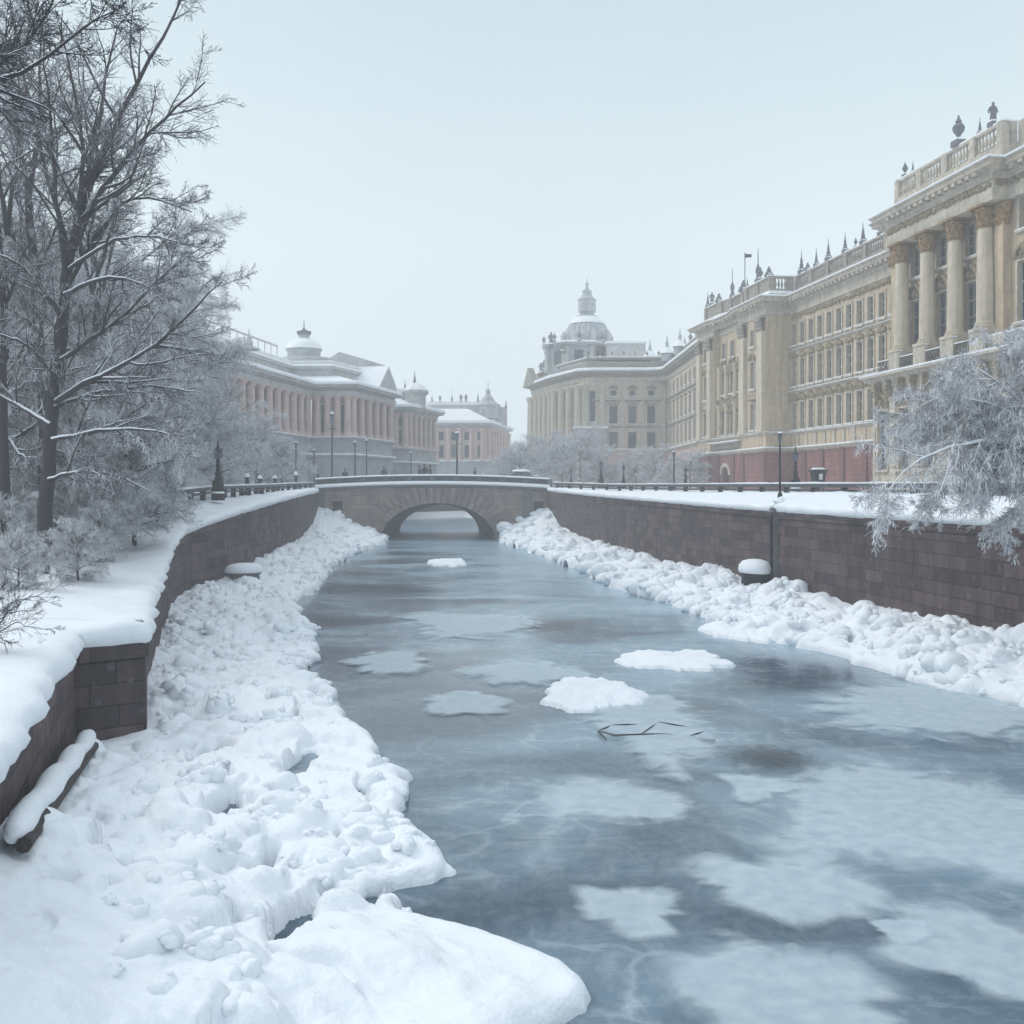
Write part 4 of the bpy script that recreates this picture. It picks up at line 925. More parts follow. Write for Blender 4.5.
# ---- corner palace with the gilt-capped columns (nearest, right edge)
def corner_palace():
    G = 4.3
    t = thing('columned_palace', 'cream palace with gilt capped giant columns and an iron balcony at the right edge', 'palace', (27.5, 60, G))
    off = tuple(t.location)
    A, B_ = (27.5, 38.0), (27.5, 72.2)                     # upper front line
    C_ = (31.0, 74.2); S = (31.0, 38)
    d, L = seg(A, B_); sY = lambda y: y - A[1]
    # lower storey stands 0.9 m forward and carries the balcony
    lo = MB(off); A2, B2, C2 = (26.6, 38.0), (26.6, 72.5), (32.0, 72.5)
    its = [(sY(y), 6.2, 1.3, 4.2, 'arch', 0) for y in (47.5, 51.8, 56.0, 59.2, 62.3, 65.4, 68.4, 71.2)]
    facade(t, lo, A2, B2, G - .5, 12.4, its); facade(t, lo, B2, C2, G - .5, 12.4, []); lo.build('lower_wall', M_CREAM, t)
    rustic(t, A2, B2, G, 12.0, M_TRIM, .52, .08, [(a - .3, b_ + .3, c - .2, e + 1.5) for (a, b_, c, e) in bay_ops(its)])
    ledge(t, [A2, B2, C2], 12.9, .75, .55, M_TRIM, .14)
    for y in np.arange(45.2, 72, 1.55):                    # scrolled brackets carved under the balcony
        br = MB(off); br.obox(A2, d, sY(y) - .22, sY(y) + .22, .085, .6, 11.75, 12.35); x, yy = pt(A2, d, sY(y), .3); br.ball((x, yy, 11.6), .3, 1.3); br.build('bracket', M_ORN, t)
    sl = MB(off); sl.box(26.7, 28.1, 38, 72.4, 12.4, 12.9); sl.build('balcony_floor', M_TRIM, t)
    # upper wall set back behind the columns
    up = MB(off); W0 = 28.15
    P0, P1 = (W0, 38.0), (W0, 71.9); P2 = (32.0, 71.9)
    items = []
    for y in (63.15, 66.3, 69.5):
        items.append((sY(y), 14.6, 1.25, 3.3, 'arch')); items.append((sY(y), 19.5, 1.15, 2.1, 'flat'))
    for y in (57.6, 51.5, 46): items.append((sY(y), 14.6, 1.9, 3.6, 'round')); items.append((sY(y), 20.0, 1.6, 1.9, 'flat'))
    facade(t, up, P0, P1, 12.9, 22.0, items); facade(t, up, P1, P2, 12.9, 22.0, [(1.4, 14.6, 1.0, 3.0, 'flat')]); up.build('upper_wall', M_CREAM, t)
    ew = MB(off)                                           # plain stretch forward of the window wall at the near end
    pl = MB(off); H0, H1 = 14.4, 20.6
    cm = column_mesh(.52, H1 - H0); km = capital_mesh(.52, 1.36)
    for y in (70.0, 66.8, 63.6, 60.5): put_column(t, cm, km, 27.35, y, H0, H1 - H0)
    for y in (71.5, 59.55, 54.5, 48.6):                      # flat pilasters end the row
        p = MB(off); p.box(27.6, W0 - .002, y - .38, y + .38, 12.9, 21.9); p.build('pilaster', M_CREAM, t)
        c = MB(off); c.lathe(27.85, y, [(.5, 20.6), (.62, 21.2), (.75, 21.9)], 12, sx=.6); [c.ball((27.6, y + q, 21.0 + (k % 2) * .5), .22) for k, q in enumerate((-.45, -.2, .05, .3, .5))]; c.build('pilaster_capital', M_GOLD, t)
    for ya, yb, zt in [(y - .7, y + .7, 14.4) for y in (70.0, 66.8, 63.6, 60.5)] + [(44, 58.9, 13.9)]:
        ped = MB(off); ped.box(26.72, 28.1, ya, yb, 12.902, zt); pe = ped.build('pedestal', M_TRIM, t)
        sp = MB(off); sp.box(26.70, 27.0, ya - .02, yb + .02, zt + .003, zt + .09); sp.build('pedestal_snow', M_SNOW, pe)
    for (ya, yb) in ((70.75, 72.3), (67.55, 69.25), (64.35, 66.05), (61.25, 62.85)):   # iron balcony panels between the pedestals
        g = MB(off); x = 26.8
        g.box(x, x + .05, ya, yb, 13.88, 13.95); g.box(x, x + .05, ya, yb, 12.98, 13.04)
        n = int((yb - ya) / .16)
        for k in range(n + 1): y = ya + (yb - ya) * k / n; g.box(x + .012, x + .035, y - .012, y + .012, 13.04, 13.88)
        for k in range(int((yb - ya) / .5)):
            y = ya + .25 + .5 * k; ring = [(x + .02, y + .17 * math.cos(a), 13.5 + .22 * math.sin(a)) for a in np.linspace(0, 2 * math.pi, 13)]; g.tube(ring, .025, 4)
        g.build('balcony_grille', M_DARK, t)
        s = MB(off); s.box(x - .04, x + .1, ya, yb, 13.952, 14.02); s.build('grille_snow', M_SNOW, t)
    plan = [(27.75, 38), (27.75, 58.9), (26.75, 58.9), (26.75, 71.0), (27.5, 71.0), (27.5, 72.4), (32, 72.4)]
    en = MB(off); en.sweep(plan, [(-1.2, 21.95), (0, 21.95), (.06, 22.3), (.06, 22.6), (0, 22.62), (0, 23.2), (-1.2, 23.2)]); en.build('entablature', M_TRIM, t)
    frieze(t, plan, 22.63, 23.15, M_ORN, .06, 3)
    cornice(t, plan, 24.1, .88, .95, M_TRIM, .22)
    pa = [(28.0, 38), (28.0, 58.4), (27.0, 58.4), (27.0, 70.4), (28.0, 70.4), (28.0, 71.6), (32, 71.6)]
    at = MB(off); at.sweep(pa, [(-.4, 24.0), (0, 24.0), (0, 25.1), (-.4, 25.1)]); at.build('attic_base', M_TRIM, t)
    balustrade(t, pa, 25.1, 1.3, 0.0, solid=(1, 3, 5), m=M_TRIM)
    hi = [(27.05, 40), (27.05, 57.5)]
    roof(t, [(28.1, 38), (28.1, 58.5), (27.1, 58.5), (27.1, 70.3), (28.1, 70.3), (28.1, 71.5), (44, 71.5), (44, 38)], 25.0, M_SNOWFAR)
    for kind, y, s in (('urn', 69.4, .5), ('spire', 68.4, .32), ('urn', 63.1, .95), ('spire', 60.9, .4), ('figure', 59.6, .72), ('urn', 53, .9)): pinnacle(t, kind, 27.25, y, 26.45, s)
    bk = MB(off); bk.add([(32, 72.3, G - .5), (44, 72.3, G - .5), (44, 72.3, 24.2), (32, 72.3, 24.2)], [(0, 1, 2, 3)]); bk.build('end_wall', M_CREAM, t)
    t.location = (28.85, 60, G); t.rotation_euler = (0, 0, math.atan(.148))
corner_palace()

# ---- long palace: window wing and central pavilion on a red masonry base
def long_palace():
    G = 4.3
    t = thing('long_palace', 'long cream palace on a red masonry base, statues along its roof balustrade', 'palace', (26, 90, G)); off = tuple(t.location)
    N0, N1 = (28.6, 73.5), (25.72, 92.1)
    d, L = seg(N0, N1); nx, ny = -d[1], d[0]
    F0 = pt(N0, d, L, 2.45)                                # pavilion front corner nearest the viewer
    fr = lambda s, o=0.0: pt(F0, d, s, o)
    F1 = fr(18.4); E1 = pt(F1, d, 0, -1.6)
    # base
    base_plan = [N0, N1, F0, F1, E1]
    bm_ = MB(off)
    for i in range(4):
        P, Q = base_plan[i], base_plan[i + 1]; dd, LL = seg(P, Q)
        pierced(bm_, P, Q, G - .5, 8.4, [(9.0, 11.0, G - .4, 7.0)] if i == 2 else [], .5)
    bm_.build('red_base_wall', M_REDBRICK, t)
    for s in (1.5, 5.2, 8.9, 12.6, 16.0): q = MB(off); q.obox(N0, d, s - .35, s + .35, 0.003, .16, G - .4, 8.35); q.build('base_pier', M_REDBRICK, t)
    for s in (0.5, 5.6, 8.1, 12.2, 15.0, 17.8): q = MB(off); q.obox(F0, d, s - .42, s + .42, 0.003, .14, G - .4, 8.35); q.build('base_pier', M_REDBRICK, t)
    dr = MB(off); dr.obox(F0, d, 9.0, 11.0, -.5, -.45, G - .4, 7.0)
    n = 10
    door = dr.build('door', M_TIMBER, t)
    ar = MB(off)
    for k in range(n):
        a, b_ = math.pi * k / n, math.pi * (k + 1) / n; P = []
        for o in (.004, .2):
            for (r, q) in ((1.0, a), (1.35, a), (1.35, b_), (1.0, b_)): x, y = fr(10 + r * math.cos(q), o); P.append((x, y, 6.2 + r * .9 * math.sin(q)))
        ar.add(P, [(4, 5, 6, 7), (1, 2, 6, 5), (0, 4, 7, 3)])
    ar.build('door_arch', M_TRIM, t)
    # walls above
    w = MB(off); wing = []
    for k in range(11):
        s = .9 + k * 1.72
        wing += [(s, 10.15, .86, 2.5, 'round'), (s, 14.1, .86, 2.45, 'gable'), (s, 17.85, .84, 1.95, None)]
    facade(t, w, N0, N1, 8.4, 21.0, wing)
    facade(t, w, N1, F0, 8.4, 21.0, [])
    pav = []
    for s in (3.1, 16.0): pav += [(s, 10.3, .9, 2.6, 'flat'), (s, 14.2, .9, 2.6, 'round'), (s, 18.2, .85, 1.6, None)]
    rec = []
    for s in (7.6, 10.0, 12.4): rec += [(s - 6.4, 10.3, 1.15, 2.9, 'round'), (s - 6.4, 14.5, 1.1, 2.5, 'arch'), (s - 6.4, 18.2, .95, 1.7, None)]
    q0, q1, q2, q3 = fr(6.4), fr(6.4, -.7), fr(13.6, -.7), fr(13.6)
    facade(t, w, F0, q0, 8.4, 21.0, [p for p in pav if p[0] < 6]); pierced(w, q0, q1, 8.4, 21.0, [])
    facade(t, w, q1, q2, 8.4, 21.0, rec); pierced(w, q2, q3, 8.4, 21.0, [])
    facade(t, w, q3, F1, 8.4, 21.0, [(p[0] - 13.6, *p[1:]) for p in pav if p[0] > 6]); pierced(w, F1, E1, 8.4, 21.0, [])
    w.build('wall', M_CREAM, t)
    up_plan = [N0, N1, F0, q0, q1, q2, q3, F1, E1]
    out_plan = [N0, N1, F0, F1, E1]
    ledge(t, out_plan, 8.55, .42, .32, M_TRIM, .13); ledge(t, out_plan, 10.0, .24, .22, M_TRIM, .08)
    for k in range(12): pn = MB(off); pn.obox(N0, d, max(.05, .9 + (k - .5) * 1.72 - .16), .9 + (k - .5) * 1.72 + .16, 0.003, .1, 8.6, 9.78); pn.build('pedestal_panel', M_TRIM, t)
    mp = [N0, N1]; ledge(t, mp, 13.75, .26, .24, M_TRIM, .09); ledge(t, mp, 17.5, .2, .2, M_TRIM, .07)
    ledge(t, [N1, F0, q0], 13.75, .1, .16, M_TRIM, 0); ledge(t, [q1, q2], 13.7, .2, .2, M_TRIM, .06); ledge(t, [q1, q2], 17.6, .16, .2, M_TRIM, 0)
    rg = random.Random(4)                                  # shells and garlands between the wing windows
    for k in range(11):
        for z in (13.15, 16.95):
            g = MB(off)
            for q in (-.42, -.2, 0, .2, .42): x, y = pt(N0, d, .9 + k * 1.72 + q, .06); g.ball((x, y, z + (.16 if abs(q) < .1 else 0) + rg.uniform(-.05, .05)), .2, 1.0, 6, 5)
            g.build('garland', M_ORN, t)
    for z in (12.9, 13.3, 16.9, 17.3, 13.9):
        g = MB(off)
        for s in np.arange(6.8, 13.4, .38): x, y = fr(s, -.62); g.ball((x, y, z + rg.uniform(-.15, .15)), rg.uniform(.2, .34), 1.2, 6, 5)
        g.build('garland', M_ORN, t)
    for s, wd in ((.85, .62), (5.2, .6), (14.4, .5), (17.6, .5)):
        p = MB(off); p.obox(F0, d, s - wd, s + wd, .003, .35, 10.02, 19.4); p.obox(F0, d, s - wd - .12, s + wd + .12, .003, .42, 10.03, 10.5); po = p.build('pilaster', M_CREAM2, t)
        c = MB(off); x, y = fr(s, .25); c.obox(F0, d, s - wd - .15, s + wd + .15, .003, .5, 20.55, 20.8)
        for k in range(5):
            for j in range(3): x, y = fr(s - wd + 2 * wd * (k + .5) / 5, .34 + .06 * j); c.ball((x, y, 19.6 + .38 * j), .2, 1.1, 6, 5)
        c.build('pilaster_capital', M_TRIM2, t)
    for s in (6.75, 8.8, 11.2, 13.25):
        for z0_, hh in ((10.05, 3.5), (14.1, 3.4)):
            x, y = fr(s, -.5); q = MB(off); q.lathe(x, y, [(.34, z0_), (.34, z0_ + .2), (.26, z0_ + .3), (.22, z0_ + hh - .5), (.36, z0_ + hh - .1), (.36, z0_ + hh)], 12); q.build('half_column', M_CREAM2, t)
    p = MB(off); p.obox(F0, d, 6.0, 13.9, .08, .44, 9.38, 9.5); p.obox(F0, d, 6.0, 13.9, .08, .44, 8.58, 8.68)
    for k in range(17): s = 6.25 + k * .46; x, y = fr(s, .28); p.lathe(x, y, [(.1, 8.68), (.06, 8.8), (.15, 8.98), (.06, 9.25), (.1, 9.38)], 6)
    p.build('balcony', M_TRIM2, t); p = MB(off); p.obox(F0, d, 5.9, 14.0, .05, .46, 9.52, 9.64); p.build('balcony_snow', M_SNOW, t)
    en = MB(off); en.sweep(up_plan, [(-.3, 20.8), (.10, 20.8), (.14, 21.05), (.08, 21.1), (.08, 21.55), (-.3, 21.55)]); en.build('entablature', M_TRIM, t)
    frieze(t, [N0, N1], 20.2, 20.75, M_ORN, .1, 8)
    cp = [N0, N1, F0, fr(6.4), fr(8.2, -.45), fr(11.8, -.45), fr(13.6), F1, E1]
    cornice(t, cp, 22.35, .95, .9, M_TRIM, .2)
    bp = [pt(N0, d, 0, -.5), pt(N1, d, 0.5, -.5), pt(F0, d, .5, -.5), fr(6.4, -.5), fr(8.2, -.95), fr(11.8, -.95), fr(13.6, -.5), fr(18.0, -.5), pt(E1, d, -.4, 0)]
    ab = MB(off); ab.sweep(bp, [(-.42, 22.3), (-.02, 22.3), (-.02, 23.2), (-.42, 23.2)]); ab.build('attic_base', M_TRIM, t)
    balustrade(t, bp, 23.2, 1.3, 0.0, solid=(2, 3, 5, 6, 7), m=M_TRIM2)
    roof(t, bp + [pt(E1, d, 0, -14), pt(N0, d, 0, -16)], 22.9, M_SNOWFAR)
    zt = 24.55
    for kind, s, sc in (('spire', 1.2, .9), ('urn', 3.0, .7), ('spire', 4.2, .95), ('spire', 7.0, .95), ('urn', 8.2, .55), ('spire', 10.0, .9), ('spire', 13.0, 1.0), ('spire', 15.3, .85), ('rider', 17, .7), ('spire', 18.3, 1.1)):
        x, y = pt(N0, d, s, -.75); pinnacle(t, kind, x, y, zt, sc * .72, .1)
    for kind, s, o, sc in (('lance', 4.0, -.9, .95), ('rider', 1.2, -.8, .9), ('urn', 3.2, -.8, .9), ('spire', 6.4, -.8, .55), ('rider', 8.4, -1.2, 1.1), ('lance', 11.4, -1.2, .85), ('rider', 14.2, -.8, .9), ('figure', 16.3, -.8, 1.0), ('spire', 17.6, -.8, .95)):
        x, y = fr(s, o); pinnacle(t, kind, x, y, zt, sc * .72, .1)
    e = MB(off); P = pt(E1, d, 0, 0); Q = pt(E1, d, 0, -14); 
    fl = MB(off); x, y = fr(12.5, -3); fl.tube([(x, y, 22.4), (x, y, 29.5)], .05, 6); pole = fl.build('flagpole', M_IRON, t)
    f2 = MB(off); f2.add([(x + a_, y + b_, 29.4 + c_) for b_ in (0, .04) for a_, c_ in ((0, 0), (.35, -.06), (.7, -.05), (.7, -.38), (.35, -.4), (0, -.42))], [(0, 1, 4, 5), (1, 2, 3, 4), (11, 10, 7, 6), (10, 9, 8, 7), (0, 6, 7, 1), (1, 7, 8, 2), (2, 8, 9, 3), (3, 9, 10, 4), (4, 10, 11, 5)]); f2.build('flag', M_COAT, t)
long_palace()

# ---- domed palace beyond, its end turned to face down the canal
def domed_palace():
    G = 4.3
    t = thing('domed_palace', 'hazy cream palace with a ribbed dome and lantern right of the bridge', 'palace', (14, 150, G)); off = tuple(t.location)
    A = (22.9, 109.0); B_ = (22.9, 148.0); C_ = (10.6, 148.0); D = (6.6, 158.0); E_ = (3.4, 170.0); F_ = (5.2, 171.0); H = (16, 185); I_ = (40, 185); J = (40, 109)
    lo = MB(off)
    for P, Q in ((A, B_), (B_, C_), (C_, D), (D, E_), (E_, F_), (F_, H)):
        d, L = seg(P, Q); ops = []
        if (P, Q) == (B_, C_): ops = [(s - .7, s + .7, 5.0, 8.2) for s in (2.2, 5.0, 7.8)]
        pierced(lo, P, Q, G - .5, 10.3, ops, .5)
        for (a, b_, c, e) in ops:
            g = MB(off); g.obox(P, d, a, b_, -.5, -.42, c, e); g.build('ground_floor_pane', M_GLASS, t)
    lo.build('base_wall', M_PINKCOL, t)
    w = MB(off); it = []
    for k in range(11):
        s = 3.5 + k * 3.2
        it += [(s, 10.9, 1.1, 2.6, None), (s, 14.4, 1.1, 2.5, 'flat'), (s, 18.4, 1.0, 1.6, None)]
    facade(t, w, A, B_, 10.3, 21.2, it, True)
    f = []
    for s in (2.3, 5.1, 7.9): f += [(s, 10.6, 1.25, 2.5, None), (s, 14.3, 1.2, 2.7, 'flat'), (s, 18.4, .9, .9, 'round')]
    f += [(11.0, 10.6, .6, 2.3, None), (11.0, 14.6, .8, 4.6, None)]
    facade(t, w, B_, C_, 10.3, 21.2, f, True)
    d, L = seg(C_, D); facade(t, w, C_, D, 10.3, 21.2, [(s, z, .8, h) for s in (2.9, 5.6, 8.4) for (z, h) in ((11, 2.6), (15, 3.2))], True)
    d2, L2 = seg(D, E_); facade(t, w, D, E_, 10.3, 21.2, [(s, z, .9, h) for s in (2.0, 4.6, 7.2, 9.8) for (z, h) in ((11, 2.6), (15, 3.2))], True)
    pierced(w, E_, F_, 10.3, 21.2, []); pierced(w, F_, H, 10.3, 21.2, []); w.build('wall', M_CREAM2, t)
    cm = MB(); cm.lathe(0, 0, [(.75, 0), (.75, .4), (.58, .6), (.56, 3), (.48, 8.6), (.7, 9.2), (.75, 9.5)], 10); cm = cm.mesh('column', M_CREAM2)
    for (P, dd, ss) in ((C_, d, (1.2, 4.2, 7.0, 9.8)), (D, d2, (.6, 3.3, 5.9, 8.5, 11.1, 12.2))):
        for s in ss: x, y = pt(P, dd, s, .35); put_column(t, cm, None, x, y, 10.6, 9.5)
    pil = MB(off); dd, LL = seg(B_, C_)
    for s in (.5, 9.6, 12.0): pil.obox(B_, dd, s - .35, s + .35, .003, .3, 10.4, 20.2)
    for s in (3.6, 6.5): pil.obox(B_, dd, s - .2, s + .2, .003, .14, 10.4, 20.2)
    pil.build('pilasters', M_TRIM, t)
    for z in (14.0, 17.9): ledge(t, [A, B_, (11.8, 148)], z, .25, .25, M_TRIM2, .05)
    plan = [A, B_, C_, D, E_, F_, H]
    ledge(t, plan, 10.5, .4, .4, M_TRIM, .16)
    pl2 = [A, (22.9, 145.5), (21.8, 147.4), (19.8, 148.0), (12.0, 148.0), (10.2, 148.9), D, E_, F_, H]
    en = MB(off); en.sweep(pl2, [(-1, 20.6), (.12, 20.6), (.2, 21.2), (-1, 21.2)]); en.build('entablature', M_TRIM, t)
    cornice(t, pl2, 22.1, 1.1, 1.0, M_TRIM2, .5, False)
    at = MB(off); pa = [(p[0] + .9, p[1] + .9) for p in pl2]; at.sweep(pa, [(-.5, 22), (0, 22), (0, 24.0), (.2, 24.1), (.2, 24.3), (-.5, 24.3)]); at.build('attic', M_TRIM2, t)
    s = MB(off); s.sweep(pa, [(.22, 24.31), (.2, 24.42), (-.5, 24.5)]); s.build('attic_snow', M_SNOWFAR, t)
    roof(t, pa + [I_, J], 23.7, M_SNOWFAR)
    pe = MB(off); dl, Ll = seg(D, E_)                      # gable closing the far end of the row of columns
    P = []
    for o in (.3, 1.3):
        for (s, z) in ((Ll - 5.5, 21.9), (Ll + 1.2, 21.9), (Ll - 1.8, 25.0)): x, y = pt(D, dl, s, o); P.append((x, y, z))
    pe.add(P, [(3, 4, 5), (0, 1, 2), (0, 2, 5, 3), (2, 1, 4, 5), (0, 3, 4, 1)]); pe.build('pediment', M_TRIM2, t)
    # octagonal pavilion, dome, lantern
    cx, cy_ = X(577, 163), 163.0
    dr = MB(off); dr.lathe(cx, cy_, [(5.1, 21.5), (5.1, 27.4)], 8, R(22.5)); drum = dr.build('tower_drum', M_GREYSTONE, t)
    for k in range(8):
        a = R(22.5) + k * math.pi / 4
        c = MB(off); c.lathe(cx + 5.25 * math.cos(a), cy_ + 5.25 * math.sin(a), [(.5, 23.8), (.42, 24.2), (.36, 26.8), (.55, 27.3)], 8); c.build('drum_column', M_GREYTRIM, t)
        g = MB(off); a2 = a + math.pi / 8; x, y = cx + 4.73 * math.cos(a2), cy_ + 4.73 * math.sin(a2); dirx = (-math.sin(a2), math.cos(a2)); g.obox((x, y), (math.sin(a2), -math.cos(a2)), -.7, .7, -.05, .05, 24.4, 26.7); g.build('drum_window', M_GLASS, t)
    c = MB(off); c.lathe(cx, cy_, [(5.2, 27.3), (5.9, 27.6), (6.1, 27.9), (5.2, 28.1), (4.6, 28.1)], 8, R(22.5)); c.build('drum_cornice', M_GREYTRIM, t)
    c = MB(off); c.lathe(cx, cy_, [(6.12, 27.92), (6.0, 28.08), (5.0, 28.3), (4.0, 28.35)], 8, R(22.5)); c.build('drum_snow', M_SNOWFAR, t)
    cx2 = X(587, 163)
    for k in range(8):
        a = k * math.pi / 4; pinnacle(t, 'urn' if k % 2 else 'figure', cx + 5.4 * math.cos(a), cy_ + 5.4 * math.sin(a), 28.0, .75)
    for k in range(7): x, y = pt(B_, seg(B_, C_)[0], 1.0 + 1.75 * k, -1.2); pinnacle(t, ('figure', 'urn', 'spire')[k % 3], x, y, 24.3, .5)
    for k in range(8): x, y = pt(A, seg(A, B_)[0], 4 + 4.4 * k, -1.2); pinnacle(t, ('spire', 'figure')[k % 2], x, y, 24.3, .7)
    for k in range(8):
        a = k * math.pi / 4 + .2; q = MB(off); q.lathe(cx2 + 3.9 * math.cos(a), cy_ + 3.9 * math.sin(a), [(.5, 28.2), (.5, 29.3), (.62, 29.4), (.3, 29.8), (.05, 30.3)], 8); q.build('dome_dormer', M_GREYTRIM, t)
    dm = MB(off); prof = [(4.0, 27.8), (4.0, 28.6)] + [(3.85 * math.cos(a), 28.6 + 4.3 * math.sin(a)) for a in np.linspace(0, 1.18, 9)]
    dm.lathe(cx2, cy_, prof, 48, 0, flute=-.07); dm.build('dome', M_DOME, t)
    sn = MB(off); sn.lathe(cx2, cy_, [(3.0 * 1.0, 31.45), (2.55, 32.05), (2.0, 32.55), (1.4, 32.8)], 28); sn.build('dome_snow', M_SNOWFAR, t)
    ln = MB(off); ln.lathe(cx2, cy_, [(1.75, 32.5), (1.75, 32.8), (1.15, 33.0), (1.15, 33.3), (1.4, 33.5), (1.45, 34.4), (1.4, 35.3), (1.6, 35.5), (1.0, 35.9), (.75, 36.5), (.8, 36.9), (.35, 37.3), (.2, 37.7), (.32, 38.0), (.1, 38.4), (.02, 39.2)], 16, 0, flute=-.07); ln.build('lantern', M_DOME, t)
    for u, k, sc in ((551, 'figure', 1.6), (562, 'rider', 1.5)): pinnacle(t, k, X(u, 157), 157, 27.0 if u == 551 else 26, sc * .7)
    fx = MB(off)                                          # flat attic block and the domed turrets along the roof
    fx.box(X(606, 158), X(644, 158), 156, 163, 23.6, 27.4); fx.build('roof_block', M_GREYTRIM, t); sx = MB(off); sx.box(X(605, 158), X(645, 158), 155.8, 163, 27.402, 27.75); sx.build('roof_snow', M_SNOWFAR, t)
    for u, Y in ((650, 150.0), (667, 146), (680, 139)):
        tm = MB(off); x = X(u, Y); tm.lathe(x, Y, [(.9, 23.4), (.9, 24.3), (1.1, 24.5), (.75, 24.8), (.4, 25.3), (.2, 25.7), (.26, 26.0), (.12, 26.3), (.03, 27.2)], 12); tm.build('turret', M_DOME, t)
        s2 = MB(off); s2.lathe(x, Y, [(1.12, 24.48), (1.0, 24.62), (.66, 25.0), (.4, 25.4)], 12); s2.build('turret_snow', M_SNOWFAR, t)
    for u, Y in ((538, 167), (541, 165), (535, 170)): pinnacle(t, 'figure', X(u, Y) + 1, Y, 24.3, .9)
    en2 = MB(off); x = C_[0]; en2.box(x - 1.4, x + 3.3, 146.4, 147.9, 10.5, 13.6); en2.build('entrance_bay', M_GREYSTONE, t); en3 = MB(off); en3.box(x - 1.6, x + 3.5, 146.2, 147.9, 13.602, 13.9); en3.build('bay_roof_snow', M_SNOWFAR, t)
domed_palace()

# ---- pink colonnaded buildings across the canal
def colonnade(t, P, Q, zc, h, n, m, r=.5, o=.9, s0=.8, s1=.8):
    d, L = seg(P, Q); cm = MB(); cm.lathe(0, 0, [(r * 1.4, 0), (r * 1.4, .3), (r * 1.1, .5), (r, .7), (r * .84, h - .7), (r * 1.25, h - .35), (r * 1.4, h)], 12); cm = cm.mesh('column', m)
    for k in range(n): x, y = pt(P, d, s0 + (L - s0 - s1) * k / (n - 1), o); put_column(t, cm, None, x, y, zc, h)
def pink_long():
    G = 4.3
    t = thing('pink_colonnade_palace', 'long pink palace with a tall colonnade and a pale dome behind the left trees', 'palace', (-22, 124, G)); off = tuple(t.location)
    a, b_, c, e = (-16.6, 139.0), (-20.0, 124.6), (-25.2, 125.0), (-29.4, 100.0)
    plan = [(-24, 146), a, b_, c, e]; g2 = (-33.5, 76.0); plan = plan + [g2]
    po = MB(off); w = MB(off)
    for P, Q in zip(plan[:-1], plan[1:]):
        d, L = seg(P, Q); pierced(po, P, Q, G - .5, 11.0, [])
        n = max(1, round(L / 2.7)); its = [((k + .5) * L / n, 11.9, 1.0, 3.4, 'flat', 0) for k in range(n)] if L > 6 else [((k + .5) * L / n, 11.9, .9, 3.4, None, 0) for k in range(2)]
        Pi, Qi = pt(P, d, 0, -.6), pt(Q, d, 0, -.6); facade(t, w, Pi, Qi, 11.0, 16.6, its, True)
    po.build('podium', M_GREYSTONE, t); w.build('wall', M_PINK, t)
    cols = M_PINKCOL
    colonnade(t, a, b_, 11.2, 5.3, 6, cols, .45, -.05); colonnade(t, b_, c, 11.2, 5.3, 4, cols, .45, -.05, .5, .9)
    colonnade(t, c, e, 11.2, 5.3, 11, cols, .5, -.05); colonnade(t, e, g2, 11.2, 5.3, 10, cols, .5, -.05)
    ledge(t, plan, 9.0, .45, .35, M_GREYTRIM, .2); ledge(t, plan, 11.2, .6, .3, M_GREYTRIM, .12)
    en = MB(off); en.sweep(plan, [(-1.2, 16.3), (.35, 16.3), (.45, 17.0), (-1.2, 17.0)]); en.build('entablature', M_GREYTRIM, t)
    cornice(t, plan, 17.7, 1.2, .9, M_GREYTRIM, .5, False)
    ins = lambda k: [(-24, 146 - k * .2), (a[0] - k, a[1] - k * .3), (b_[0] - k, b_[1] + k), (c[0] - k, c[1] + k), (e[0] - k, e[1]), (g2[0] - k, g2[1])]
    s = MB(off); s.sweep(plan, [(1.1, 17.8), (.2, 18.3), (-3.2, 19.3)]); s.build('roof_slope', M_SNOWFAR, t)
    p2 = ins(3.0); at = MB(off); at.sweep(p2, [(-.3, 18.6), (0, 18.6), (0, 20.0), (.4, 20.1), (.4, 20.4), (-.3, 20.4)]); at.build('attic', M_GREYTRIM, t)
    s = MB(off); s.sweep(p2, [(.45, 20.41), (.3, 20.75), (-3.5, 21.6)]); s.build('attic_snow', M_SNOWFAR, t)
    roof(t, p2 + [(-70, 76), (-60, 146)], 20.9, M_SNOWFAR)
    # gable on the front of the near-canal wing
    d, L = seg(a, b_); P = []
    for o in (-4.0, .9):
        for (s_, z) in ((.2, 17.9), (7.6, 17.9), (3.9, 21.0)): x, y = pt(a, d, s_, o); P.append((x, y, z))
    pe = MB(off); pe.add(P, [(3, 4, 5), (0, 1, 2), (0, 2, 5, 3), (2, 1, 4, 5), (0, 3, 4, 1)]); pe.build('pediment', M_GREYTRIM, t)
    ps = MB(off); P2 = [(x, y, z + .05) for x, y, z in P]
    ps.add([P2[0], P2[2], P2[5], P2[3], P2[1], P2[4]] + [(P2[i][0], P2[i][1], P2[i][2] + .3) for i in (0, 2, 5, 3, 1, 4)], [(6, 7, 8, 9), (7, 10, 11, 8), (9, 8, 2, 3), (8, 11, 5, 2)]); ps.build('pediment_snow', M_SNOWFAR, t)
    rb = MB(off); x = X(346, 138); rb.add([(x - 3, 136, 20.8), (x + 5.5, 136, 20.8), (x + 5.5, 136, 21.6), (x - .6, 136, 23.4), (x - 3, 136, 21.8), (x - 3, 142, 20.8), (x + 5.5, 142, 20.8), (x + 5.5, 142, 21.6), (x - .6, 142, 23.4), (x - 3, 142, 21.8)], [(0, 1, 2, 3, 4), (2, 7, 8, 3), (3, 8, 9, 4), (1, 6, 7, 2), (0, 4, 9, 5)]); rb.build('roof_gable', M_GREYTRIM, t)
